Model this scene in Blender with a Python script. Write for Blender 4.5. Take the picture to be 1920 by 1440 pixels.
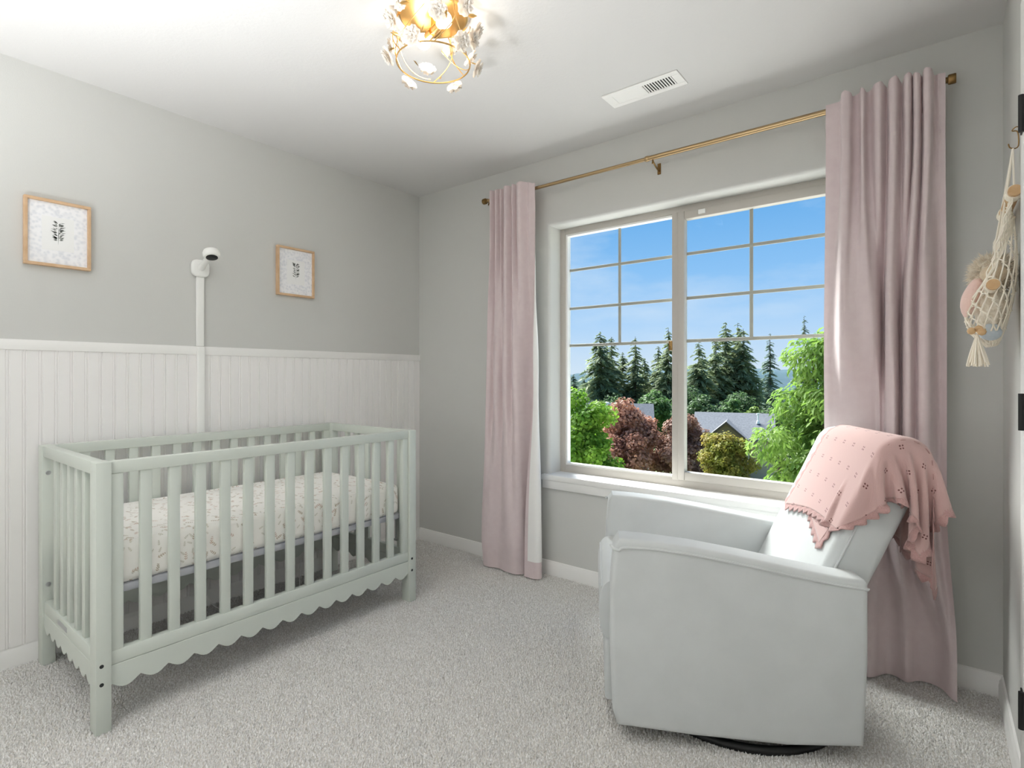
import bpy, bmesh, math, random
import numpy as np
from mathutils import Vector, Matrix

# ------------------------------------------------------------------ scene, camera, light
for o in list(bpy.data.objects):
    bpy.data.objects.remove(o)
S = bpy.context.scene
COL = S.collection
R = math.radians

cam_d = bpy.data.cameras.new('camera')
cam_d.sensor_width = 36.0
cam_d.lens = 36.0 * 1015.0 / 1920.0
cam_d.shift_y = -16.0 / 1920.0
cam_d.clip_start = 0.02
cam_d.clip_end = 2000
cam = bpy.data.objects.new('camera', cam_d)
COL.objects.link(cam)
cam.location = (0, 0, 1.163)
cam.rotation_euler = (R(90), 0, R(38.1))
S.camera = cam

S.view_settings.view_transform = 'Standard'
S.view_settings.look = 'None'
S.view_settings.gamma = 1.0
S.view_settings.use_curve_mapping = False
S.view_settings.exposure = 0.40
S.cycles.max_bounces = 14
S.cycles.diffuse_bounces = 8
S.cycles.transparent_max_bounces = 12
S.cycles.sample_clamp_indirect = 6.0
S.cycles.use_denoising = True


def lin(c):
    c = c / 255.0
    return c / 12.92 if c <= 0.04045 else ((c + 0.055) / 1.055) ** 2.4


def rgb(r, g, b):
    return (lin(r), lin(g), lin(b), 1.0)


def make_world():
    w = bpy.data.worlds.new('sky')
    S.world = w
    w.use_nodes = True
    nt = w.node_tree
    nt.nodes.clear()
    N, L = nt.nodes.new, nt.links.new
    tc = N('ShaderNodeTexCoord')
    sep = N('ShaderNodeSeparateXYZ')
    L(tc.outputs['Generated'], sep.inputs[0])
    ramp = N('ShaderNodeValToRGB')
    L(sep.outputs['Z'], ramp.inputs[0])
    cr = ramp.color_ramp
    cr.elements[0].position = 0.0
    cr.elements[0].color = rgb(214, 229, 247)
    cr.elements[1].position = 1.0
    cr.elements[1].color = rgb(70, 132, 205)
    for p, c in ((0.09, (180, 213, 250)), (0.18, (142, 194, 246)), (0.30, (106, 173, 236)), (0.5, (90, 156, 225))):
        e = cr.elements.new(p)
        e.color = rgb(*c)
    mp = N('ShaderNodeMapping')
    mp.inputs['Scale'].default_value = (2.2, 2.2, 7.0)
    mp.inputs['Rotation'].default_value = (0.25, 0.1, 0.3)
    L(tc.outputs['Generated'], mp.inputs[0])
    no = N('ShaderNodeTexNoise')
    no.inputs['Scale'].default_value = 1.6
    no.inputs['Detail'].default_value = 7
    no.inputs['Roughness'].default_value = 0.55
    L(mp.outputs[0], no.inputs['Vector'])
    cl = N('ShaderNodeMapRange')
    cl.inputs['From Min'].default_value = 0.47
    cl.inputs['From Max'].default_value = 0.75
    cl.inputs['To Max'].default_value = 0.55
    L(no.outputs['Fac'], cl.inputs['Value'])
    mix = N('ShaderNodeMix')
    mix.data_type = 'RGBA'
    L(cl.outputs[0], mix.inputs['Factor'])
    L(ramp.outputs[0], mix.inputs['A'])
    mix.inputs['B'].default_value = rgb(225, 236, 250)
    bg = N('ShaderNodeBackground')
    bg.inputs['Strength'].default_value = 0.85
    L(mix.outputs['Result'], bg.inputs[0])
    out = N('ShaderNodeOutputWorld')
    L(bg.outputs[0], out.inputs[0])


make_world()

sun_d = bpy.data.lights.new('sun', 'SUN')
sun_d.energy = 17.0
sun_d.angle = R(45)
sun_d.color = (1.0, 0.985, 0.96)
sun = bpy.data.objects.new('sun', sun_d)
COL.objects.link(sun)
sun.rotation_euler = Vector((0.68, -0.32, -0.74)).to_track_quat('-Z', 'Y').to_euler()

# added fill lamp, unseen behind the camera, bounced off ceiling and wall
fl_d = bpy.data.lights.new('bounce_fill', 'SPOT')
fl_d.energy = 450
fl_d.spot_size = R(115)
fl_d.spot_blend = 1.0
fl_d.shadow_soft_size = 0.25
fl_d.color = (0.97, 0.985, 1.0)
fl = bpy.data.objects.new('bounce_fill', fl_d)
COL.objects.link(fl)
fl.location = (-1.30, -0.72, 0.30)
fl.rotation_euler = Vector((0.0, 0.06, 1.0)).to_track_quat('-Z', 'Y').to_euler()

# ------------------------------------------------------------------ materials
MATS = {}


def mat(name, col, rough=0.6, bump=None, var=None, metal=0.0, spec=0.4, trans=0.0, sheen=0.0, coords='Object', emit=None):
    """principled material; bump=(scale, strength, detail); var=(scale, col2, amount)"""
    m = bpy.data.materials.new(name)
    MATS[name] = m
    m.use_nodes = True
    nt = m.node_tree
    N, L = nt.nodes.new, nt.links.new
    p = nt.nodes['Principled BSDF']
    p.inputs['Base Color'].default_value = col
    p.inputs['Roughness'].default_value = rough
    p.inputs['Metallic'].default_value = metal
    p.inputs['Specular IOR Level'].default_value = spec
    if sheen:
        p.inputs['Sheen Weight'].default_value = sheen
        p.inputs['Sheen Roughness'].default_value = 0.5
    if emit:
        p.inputs['Emission Color'].default_value = emit[0]
        p.inputs['Emission Strength'].default_value = emit[1]
    tc = N('ShaderNodeTexCoord')
    if var:
        no = N('ShaderNodeTexNoise')
        no.inputs['Scale'].default_value = var[0]
        no.inputs['Detail'].default_value = 4
        L(tc.outputs[coords], no.inputs['Vector'])
        mr = N('ShaderNodeMapRange')
        mr.inputs['From Min'].default_value = 0.35
        mr.inputs['From Max'].default_value = 0.65
        mr.inputs['To Max'].default_value = var[2]
        L(no.outputs['Fac'], mr.inputs['Value'])
        mx = N('ShaderNodeMix')
        mx.data_type = 'RGBA'
        mx.inputs['A'].default_value = col
        mx.inputs['B'].default_value = var[1]
        L(mr.outputs[0], mx.inputs['Factor'])
        L(mx.outputs['Result'], p.inputs['Base Color'])
    if bump:
        nb = N('ShaderNodeTexNoise')
        nb.inputs['Scale'].default_value = bump[0]
        nb.inputs['Detail'].default_value = bump[2] if len(bump) > 2 else 3
        L(tc.outputs[coords], nb.inputs['Vector'])
        b = N('ShaderNodeBump')
        b.inputs['Strength'].default_value = bump[1]
        b.inputs['Distance'].default_value = 0.004
        L(nb.outputs['Fac'], b.inputs['Height'])
        L(b.outputs[0], p.inputs['Normal'])
    if trans:
        t = N('ShaderNodeBsdfTranslucent')
        src = p.inputs['Base Color']
        if src.is_linked:
            L(src.links[0].from_socket, t.inputs['Color'])
        else:
            t.inputs['Color'].default_value = col
        ms = N('ShaderNodeMixShader')
        ms.inputs[0].default_value = trans
        L(p.outputs[0], ms.inputs[1])
        L(t.outputs[0], ms.inputs[2])
        L(ms.outputs[0], nt.nodes['Material Output'].inputs['Surface'])
    return m


mat('wall_paint', rgb(204, 204, 201), 0.75, (220, 0.08), spec=0.25)
mat('ceiling_paint', rgb(213, 212, 211), 0.85, (90, 0.16), spec=0.2)
mat('white_trim', rgb(240, 239, 237), 0.45, (40, 0.02), spec=0.4)
mat('wainscot_white', rgb(238, 236, 235), 0.5, (60, 0.02), spec=0.35)
mat('carpet_base', rgb(222, 218, 212), 0.95, (150, 0.5), var=(70, rgb(190, 185, 177), 0.8), spec=0.05)
mat('carpet_pile', rgb(247, 246, 244), 0.95, None, var=(150, rgb(198, 194, 189), 0.85), spec=0.05)
mat('sage', rgb(205, 211, 203), 0.42, (18, 0.015), spec=0.4)
mat('screw_hole', rgb(40, 42, 42), 0.6)
mat('steel', rgb(196, 198, 200), 0.3, metal=1.0)
mat('support_grey', rgb(196, 198, 206), 0.5)
mat('vinyl', rgb(188, 183, 176), 0.4)
mat('curtain_pink', rgb(223, 208, 209), 0.9, (420, 0.12), var=(30, rgb(217, 200, 202), 0.6), spec=0.1, sheen=0.25, trans=0.06)
mat('curtain_white', rgb(240, 239, 237), 0.9, (400, 0.1), spec=0.1)
mat('brass', rgb(184, 158, 120), 0.28, (60, 0.02), metal=1.0)
mat('brass_dark', rgb(140, 112, 72), 0.35, metal=1.0)
mat('upholstery', rgb(203, 206, 206), 0.85, (900, 0.12), var=(9, rgb(197, 200, 200), 0.7), spec=0.15, sheen=0.15)
mat('black', rgb(24, 24, 25), 0.5)
mat('oak', rgb(212, 180, 146), 0.5, (30, 0.05), var=(24, rgb(196, 160, 124), 0.7))
mat('paper', rgb(238, 238, 238), 0.8)
mat('ink', rgb(128, 132, 128), 0.8)
mat('plastic_white', rgb(240, 240, 237), 0.35)
mat('lens_black', rgb(18, 18, 20), 0.15)
mat('rope', rgb(246, 238, 223), 0.9, (300, 0.3))
mat('plush_cream', rgb(247, 239, 224), 0.95, (260, 0.8, 4), var=(70, rgb(214, 196, 170), 0.7), sheen=0.4)
mat('plush_tan', rgb(224, 204, 176), 0.95, (260, 0.8, 4), sheen=0.4)
mat('plush_pink', rgb(240, 208, 198), 0.9, (200, 0.3), sheen=0.3)
mat('plush_blue', rgb(196, 206, 214), 0.9, (200, 0.4), sheen=0.3)
mat('dowel', rgb(214, 178, 134), 0.55, (40, 0.08), var=(40, rgb(190, 148, 104), 0.6))
mat('flower_white', rgb(238, 232, 224), 0.45, trans=0.18)
mat('lamp_gold', rgb(224, 184, 120), 0.3, metal=1.0)
mat('cord_white', rgb(235, 235, 233), 0.4)
mat('void_shade', rgb(48, 48, 48), 0.9)


def glass_mat():
    m = bpy.data.materials.new('window_glass')
    MATS['window_glass'] = m
    m.use_nodes = True
    nt = m.node_tree
    nt.nodes.clear()
    N, L = nt.nodes.new, nt.links.new
    t = N('ShaderNodeBsdfTransparent')
    t.inputs[0].default_value = (0.93, 0.95, 0.94, 1)
    g = N('ShaderNodeBsdfGlossy')
    g.inputs['Roughness'].default_value = 0.0
    ms = N('ShaderNodeMixShader')
    ms.inputs[0].default_value = 0.0006
    L(t.outputs[0], ms.inputs[1])
    L(g.outputs[0], ms.inputs[2])
    o = N('ShaderNodeOutputMaterial')
    L(ms.outputs[0], o.inputs['Surface'])


glass_mat()

# ------------------------------------------------------------------ helpers


def tag(o, label=None, cat=None, group=None, kind=None):
    if label:
        o['label'] = label
    if cat:
        o['category'] = cat
    if group:
        o['group'] = group
    if kind:
        o['kind'] = kind
    return o


def empty(name, loc=(0, 0, 0), rz=0.0):
    o = bpy.data.objects.new(name, None)
    COL.objects.link(o)
    o.empty_display_size = 0.05
    o.location = loc
    o.rotation_euler = (0, 0, rz)
    return o


def world_of(o):
    m = Matrix.LocRotScale(o.location, o.rotation_euler, o.scale)
    if o.parent:
        return world_of(o.parent) @ o.matrix_parent_inverse @ m
    return m


def put(name, me, parent=None, local=False, loc=None, rot=None):
    o = bpy.data.objects.new(name, me)
    COL.objects.link(o)
    if loc is not None:
        o.location = loc
    if rot is not None:
        o.rotation_euler = rot
    if parent is not None:
        o.parent = parent
        if not local:
            o.matrix_parent_inverse = world_of(parent).inverted()
    return o


def shade(me, ang=35):
    for p in me.polygons:
        p.use_smooth = True
    me.set_sharp_from_angle(angle=R(ang))


def mesh(name, v, f, m, ang=None):
    me = bpy.data.meshes.new(name)
    me.from_pydata([tuple(x) for x in v], [], f)
    me.materials.append(MATS[m] if isinstance(m, str) else m)
    me.update()
    if ang:
        shade(me, ang)
    return me


def bm_mesh(name, bm, m, ang=35):
    bmesh.ops.recalc_face_normals(bm, faces=bm.faces)
    me = bpy.data.meshes.new(name)
    bm.to_mesh(me)
    bm.free()
    me.materials.append(MATS[m] if isinstance(m, str) else m)
    if ang:
        shade(me, ang)
    return me


def box_bm(lo, hi, bev=0.0, seg=2, bm=None):
    own = bm is None
    b = bmesh.new()
    bmesh.ops.create_cube(b, size=1.0)
    for v in b.verts:
        v.co = Vector([lo[i] + (v.co[i] + 0.5) * (hi[i] - lo[i]) for i in range(3)])
    if bev:
        bmesh.ops.bevel(b, geom=b.edges[:], offset=bev, segments=seg, profile=0.5, affect='EDGES', clamp_overlap=True)
    if own:
        return b
    me = bpy.data.meshes.new('tmp')
    b.to_mesh(me)
    b.free()
    bm.from_mesh(me)
    bpy.data.meshes.remove(me)
    return bm


def box(name, lo, hi, m, parent=None, bev=0.0, seg=2, local=False):
    return put(name, bm_mesh(name, box_bm(lo, hi, bev, seg), m), parent, local)


def prism_bm(outline, axis, a, b, bev=0.0, seg=2):
    """outline: list of 2-D points in the plane of the other two axes (in xyz order); extruded along axis from a to b"""
    bm = bmesh.new()

    def mk(p, t):
        q = [0, 0, 0]
        k = 0
        for i in range(3):
            if i == axis:
                q[i] = t
            else:
                q[i] = p[k]
                k += 1
        return bm.verts.new(q)
    A = [mk(p, a) for p in outline]
    B = [mk(p, b) for p in outline]
    n = len(outline)
    bm.faces.new(A)
    bm.faces.new(B[::-1])
    for i in range(n):
        bm.faces.new((A[i], B[i], B[(i + 1) % n], A[(i + 1) % n]))
    bmesh.ops.recalc_face_normals(bm, faces=bm.faces)
    if bev:
        rim = [e for e in bm.edges if len({round(v.co[axis], 5) for v in e.verts}) == 1]
        bmesh.ops.bevel(bm, geom=rim, offset=bev, segments=seg, profile=0.5, affect='EDGES', clamp_overlap=True)
    return bm


def tube_geo(pts, r, n=8, closed=False, cap=True):
    """verts/faces of a tube along pts; r number or list"""
    P = [Vector(p) for p in pts]
    k = len(P)
    rr = r if hasattr(r, '__len__') else [r] * k
    V, F = [], []
    up = None
    for i in range(k):
        if closed:
            t = (P[(i + 1) % k] - P[i - 1])
        else:
            t = P[min(i + 1, k - 1)] - P[max(i - 1, 0)]
        if t.length < 1e-9:
            t = Vector((0, 0, 1))
        t.normalize()
        if up is None:
            up = Vector((0, 0, 1)) if abs(t.z) < 0.9 else Vector((1, 0, 0))
        a = up - t * up.dot(t)
        if a.length < 1e-5:
            a = t.orthogonal()
        a.normalize()
        up = a
        b = t.cross(a)
        for j in range(n):
            th = 2 * math.pi * j / n
            V.append(P[i] + (a * math.cos(th) + b * math.sin(th)) * rr[i])
    m = k if closed else k - 1
    for i in range(m):
        i2 = (i + 1) % k
        for j in range(n):
            j2 = (j + 1) % n
            F.append((i * n + j, i2 * n + j, i2 * n + j2, i * n + j2))
    if cap and not closed:
        F.append(tuple(range(n - 1, -1, -1)))
        F.append(tuple((k - 1) * n + j for j in range(n)))
    return V, F


class Geo:
    def __init__(s):
        s.v, s.f = [], []

    def add(s, V, F):
        o = len(s.v)
        s.v.extend(V)
        s.f.extend(tuple(o + i for i in f) for f in F)
        return s

    def tube(s, pts, r, n=8, closed=False):
        return s.add(*tube_geo(pts, r, n, closed))

    def build(s, name, m, parent=None, local=False, ang=40):
        return put(name, mesh(name, s.v, s.f, m, ang), parent, local)


def tube(name, pts, r, m, parent=None, n=8, closed=False, local=False):
    return Geo().tube(pts, r, n, closed).build(name, m, parent, local)


def lathe_geo(prof, n=24, center=(0, 0, 0), axis=2):
    """prof: (radius, height) pairs"""
    V, F = [], []
    for (r, h) in prof:
        for j in range(n):
            a = 2 * math.pi * j / n
            p = [r * math.cos(a), r * math.sin(a), h]
            if axis == 0:
                p = [h, p[0], p[1]]
            elif axis == 1:
                p = [p[1], h, p[0]]
            V.append(Vector(p) + Vector(center))
    for i in range(len(prof) - 1):
        for j in range(n):
            j2 = (j + 1) % n
            F.append((i * n + j, i * n + j2, (i + 1) * n + j2, (i + 1) * n + j))
    F.append(tuple(range(n - 1, -1, -1)))
    F.append(tuple((len(prof) - 1) * n + j for j in range(n)))
    return V, F


def crom(P, n):
    """Catmull-Rom samples through 2-D/3-D points (uniform)"""
    P = np.asarray(P, float)
    k = len(P)
    Q = np.vstack([2 * P[0] - P[1], P, 2 * P[-1] - P[-2]])
    t = np.linspace(0, k - 1 - 1e-9, n)
    i = np.floor(t).astype(int)
    u = (t - i)[:, None]
    a, b, c, d = Q[i], Q[i + 1], Q[i + 2], Q[i + 3]
    return 0.5 * ((2 * b) + (c - a) * u + (2 * a - 5 * b + 4 * c - d) * u ** 2 + (-a + 3 * b - 3 * c + d) * u ** 3)


def fast_mesh(name, V, tri, m, smooth=False):
    """numpy triangle mesh"""
    me = bpy.data.meshes.new(name)
    V = np.asarray(V, np.float32)
    tri = np.asarray(tri, np.int32)
    k = tri.shape[1]
    me.vertices.add(len(V))
    me.vertices.foreach_set('co', V.ravel())
    me.loops.add(tri.size)
    me.loops.foreach_set('vertex_index', tri.ravel())
    me.polygons.add(len(tri))
    me.polygons.foreach_set('loop_start', np.arange(0, tri.size, k, dtype=np.int32))
    if smooth:
        me.polygons.foreach_set('use_smooth', np.ones(len(tri), bool))
    me.update(calc_edges=True)
    me.materials.append(MATS[m] if isinstance(m, str) else m)
    return me


# ------------------------------------------------------------------ the room
XL, XR, YW, YB, ZC = -2.918, 0.19, 2.643, -0.95, 2.44
FLOOR = -0.008


def build_room():
    st = lambda o: tag(o, kind='structure')
    fl_o = st(box('floor', (XL - 0.15, YB - 0.15, FLOOR - 0.12), (XR + 0.15, YW + 0.17, FLOOR), 'carpet_base'))
    # carpet pile: small leaning tufts, nobody could count them
    rng = np.random.default_rng(3)
    sp = 0.0075
    gx, gy = np.meshgrid(np.arange(XL + 0.005, XR - 0.005, sp), np.arange(0.25, YW - 0.005, sp))
    n = gx.size
    px = gx.ravel() + rng.uniform(-.5, .5, n) * sp
    py = gy.ravel() + rng.uniform(-.5, .5, n) * sp
    keep = -px * 0.617 + py * 0.787 > 1.2
    px, py = px[keep], py[keep]
    n = px.size
    h = rng.uniform(.0065, .0115, n)
    r = rng.uniform(.0035, .0056, n)
    lx, ly = rng.normal(0, .0035, n), rng.normal(0, .0035, n)
    a0 = rng.uniform(0, 6.28, n)
    V = np.zeros((n, 4, 3), np.float32)
    for k in range(3):
        a = a0 + k * 2.0944
        V[:, k, 0] = px + r * np.cos(a)
        V[:, k, 1] = py + r * np.sin(a)
        V[:, k, 2] = FLOOR - 0.001
    V[:, 3, 0] = px + lx
    V[:, 3, 1] = py + ly
    V[:, 3, 2] = FLOOR + h
    b = (np.arange(n) * 4)[:, None]
    T = np.concatenate([b + np.array([[0, 1, 3]]), b + np.array([[1, 2, 3]]), b + np.array([[2, 0, 3]])])
    tag(put('carpet_pile', fast_mesh('carpet_pile', V.reshape(-1, 3), T, 'carpet_pile'), fl_o), kind='stuff')

    st(box('ceiling', (XL - 0.15, YB - 0.15, ZC), (XR + 0.15, YW + 0.17, ZC + 0.12), 'ceiling_paint'))
    st(box('wall_left', (XL - 0.14, YB - 0.14, FLOOR), (XL, YW + 0.16, ZC), 'wall_paint'))
    st(box('wall_back', (XL, YB - 0.14, FLOOR), (XR + 0.14, YB, ZC), 'wall_paint'))
    # right wall with door opening
    wr = bmesh.new()
    box_bm((XR, 1.845, FLOOR), (XR + 0.14, YW + 0.16, ZC), bm=wr)
    box_bm((XR, YB, FLOOR), (XR + 0.14, 1.035, ZC), bm=wr)
    box_bm((XR, 1.035, 2.06), (XR + 0.14, 1.845, ZC), bm=wr)
    st(put('wall_right', bm_mesh('wall_right', wr, 'wall_paint')))
    # window wall: bull-nosed opening
    x0, x1, z0, z1 = -1.795, -0.285, 0.575, 2.045
    rr = 0.026
    loops = [[(XL, YW, FLOOR), (XR, YW, FLOOR), (XR, YW, ZC), (XL, YW, ZC)]]
    for k in range(7):
        a = k / 6 * math.pi / 2
        e = rr * (1 - math.sin(a))
        y = YW + rr * (1 - math.cos(a))
        loops.append([(x0 - e, y, z0 - e), (x1 + e, y, z0 - e), (x1 + e, y, z1 + e), (x0 - e, y, z1 + e)])
    loops.append([(x0, YW + 0.17, z0), (x1, YW + 0.17, z0), (x1, YW + 0.17, z1), (x0, YW + 0.17, z1)])
    loops.append([(XL - .14, YW + 0.17, FLOOR), (XR + .14, YW + 0.17, FLOOR), (XR + .14, YW + 0.17, ZC), (XL - .14, YW + 0.17, ZC)])
    V = [p for l in loops for p in l]
    F = []
    for i in range(len(loops) - 1):
        for j in range(4):
            j2 = (j + 1) % 4
            F.append((i * 4 + j, i * 4 + j2, i * 4 + 4 + j2, i * 4 + 4 + j))
    st(put('wall_window', mesh('wall_window', V, F, 'wall_paint', 40)))

    # baseboards with a moulded top
    prof = [(0, 0), (0.013, 0), (0.013, 0.052), (0.011, 0.058), (0.0115, 0.066), (0.007, 0.074), (0.006, 0.082), (0, 0.085)]
    st(put('baseboard_left', bm_mesh('b', prism_bm([(XL + a, FLOOR + b) for a, b in prof], 1, YB, YW - 0.0), 'white_trim')))
    st(put('baseboard_window', bm_mesh('b', prism_bm([(YW - a, FLOOR + b) for a, b in prof], 0, XL + 0.013, XR), 'white_trim')))
    st(put('baseboard_right', bm_mesh('b', prism_bm([(XR - a, FLOOR + b) for a, b in prof], 1, 1.905, YW - 0.013), 'white_trim')))

    # beadboard wainscot, board by board, with its cap rail
    tr = st(box('trim_1', (XL, YB, 0.07), (XL + 0.004, YW, 1.30), 'wainscot_white'))
    tr['label'] = 'white beadboard wainscot backing on the crib wall'
    pitch = 0.0508
    sec = [(0.0, 0.0055), (0.0012, 0.0085), (0.0375, 0.0085), (0.0385, 0.0055), (0.0400, 0.0055), (0.0412, 0.0080), (0.0440, 0.0092), (0.0468, 0.0080),
           (0.0480, 0.0055), (0.0508, 0.0055)]
    V, F = [], []
    for z in (0.074, 1.268):
        V += [(XL + d, y, z) for y, d in sec]
    k = len(sec)
    F = [(i, i + 1, k + i + 1, k + i) for i in range(k - 1)]
    pm = mesh('plank', V, F, 'wainscot_white')
    y = 0.456 - 0.044 - 26 * pitch
    while y + pitch < YW:
        put('plank', pm, tr, loc=(0, y, 0))
        y += pitch
    rail = st(box('trim_2', (XL, YB, 1.266), (XL + 0.013, YW, 1.309), 'white_trim', bev=0.003))
    rail['label'] = 'flat white cap rail along the top of the beadboard'
    # corner stile of the wainscot
    # door casing, door and hinges on the right wall
    cas = st(box('trim_3', (XR - 0.02, 1.845, FLOOR), (XR, 1.905, 2.12), 'white_trim', bev=0.004))
    cas['label'] = 'white door casing at the right edge of the room'
    dr = st(box('door_1', (XR - 0.004, 1.05, FLOOR + 0.02), (XR + 0.032, 1.838, 2.045), 'white_trim', bev=0.003))
    dr['label'] = 'white door in the right wall with black hinges'
    for z in (0.329, 1.072, 1.815):
        h = Geo()
        bb = box_bm((XR - 0.0235, 1.842, z - 0.045), (XR - 0.0195, 1.872, z + 0.045), 0.001, 1)
        h.add([v.co.copy() for v in bb.verts], [tuple(v.index for v in f.verts) for f in bb.faces] if (bb.verts.index_update() or True) else [])
        bb.free()
        h.tube([(XR - 0.024, 1.842, z - 0.046), (XR - 0.024, 1.842, z + 0.046)], 0.006, 10)
        h.build('hinge', 'black', dr)


build_room()


# ------------------------------------------------------------------ window
def build_window():
    w = tag(empty('window_1', (-1.04, YW, 0.58)), 'wide white-framed sliding window with grille bars looking out on trees', kind='structure')
    x0, x1, z0, z1 = -1.795, -0.285, 0.575, 2.045
    yf, yb = YW + 0.122, YW + 0.165
    fw = 0.034

    def bar(name, lo, hi, m='vinyl', bev=0.003, par=w):
        return box(name, lo, hi, m, par, bev, 2)
    bar('frame_rail', (x0 + fw, yf, z1 - fw), (x1 - fw, yb, z1 + 0.006))
    bar('frame_rail', (x0 + fw, yf, z0), (x1 - fw, yb, z0 + 0.052))
    bar('frame_stile', (x0 - 0.006, yf, z0 - 0.006), (x0 + fw, yb, z1 + 0.006))
    bar('frame_stile', (x1 - fw, yf, z0), (x1, yb, z1))
    mx = -1.062
    # fixed light on the left: thin glazing bead; sliding sash on the right with wider members
    bar('meeting_stile', (mx - 0.034, yf - 0.004, z0 + 0.04), (mx + 0.004, yb, z1 - 0.03))
    sash = bar('sash_stile', (mx + 0.002, yf - 0.016, z0 + 0.046), (mx + 0.036, yb - 0.012, z1 - 0.032))
    bar('sash_stile', (x1 - fw - 0.04, yf - 0.012, z0 + 0.046), (x1 - fw + 0.002, yb - 0.012, z1 - 0.032))
    bar('sash_rail', (mx + 0.036, yf - 0.013, z1 - 0.074), (x1 - fw - 0.04, yb - 0.012, z1 - 0.032))
    bar('sash_rail', (mx + 0.036, yf - 0.013, z0 + 0.046), (x1 - fw - 0.04, yb - 0.012, z0 + 0.088))
    bead = 0.012
    for lo, hi in (((x0 + fw, yf + .006, z0 + .05), (x0 + fw + bead, yb, z1 - fw)), ((x0 + fw + bead, yf + .006, z1 - fw - bead), (mx - .034, yb, z1 - fw)),
                   ((x0 + fw + bead, yf + .006, z0 + .05), (mx - .034, yb, z0 + .05 + bead))):
        bar('glazing_bead', lo, hi, 'white_trim', 0.002)
    yg = yf + 0.026
    box('pane', (x0 + fw, yg, z0 + 0.05), (mx - 0.03, yg + 0.003, z1 - fw), 'window_glass', w)
    box('pane', (mx + 0.034, yg - 0.012, z0 + 0.085), (x1 - fw - 0.036, yg - 0.009, z1 - 0.07), 'window_glass', w)
    # grille bars between the glass
    g = 0.0085
    for xa, xb, xm, yy, zt in ((x0 + fw, mx - 0.03, -1.417, yg + 0.006, z1 - fw), (mx + 0.034, x1 - fw - 0.036, -0.708, yg - 0.005, z1 - 0.072)):
        for z in (1.797, 1.566, 1.343):
            bar('grille_bar', (xa, yy, z - g), (xb, yy + 0.006, z + g), 'vinyl', 0.002)
        bar('grille_bar', (xm - g, yy + 0.0005, 1.343), (xm + g, yy + 0.0055, zt), 'vinyl', 0.002)
    # sash latch on the meeting rail, small foam stop at the head
    bar('latch', (mx - 0.052, yf - 0.006, 1.295), (mx - 0.03, yf + 0.012, 1.345), 'brass_dark', 0.004)
    bar('stop_block', (mx + 0.11, yf - 0.02, z1 - 0.062), (mx + 0.145, yf - 0.011, z1 - 0.04), 'plastic_white', 0.002)
    # stool and apron
    bar('window_sill', (x0 - 0.04, YW - 0.028, 0.55), (x1 + 0.04, yf + 0.01, 0.583), 'white_trim', 0.006)
    bar('sill_apron', (x0 - 0.035, YW - 0.02, 0.503), (x1 + 0.035, YW, 0.551), 'white_trim', 0.003)


build_window()


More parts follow.
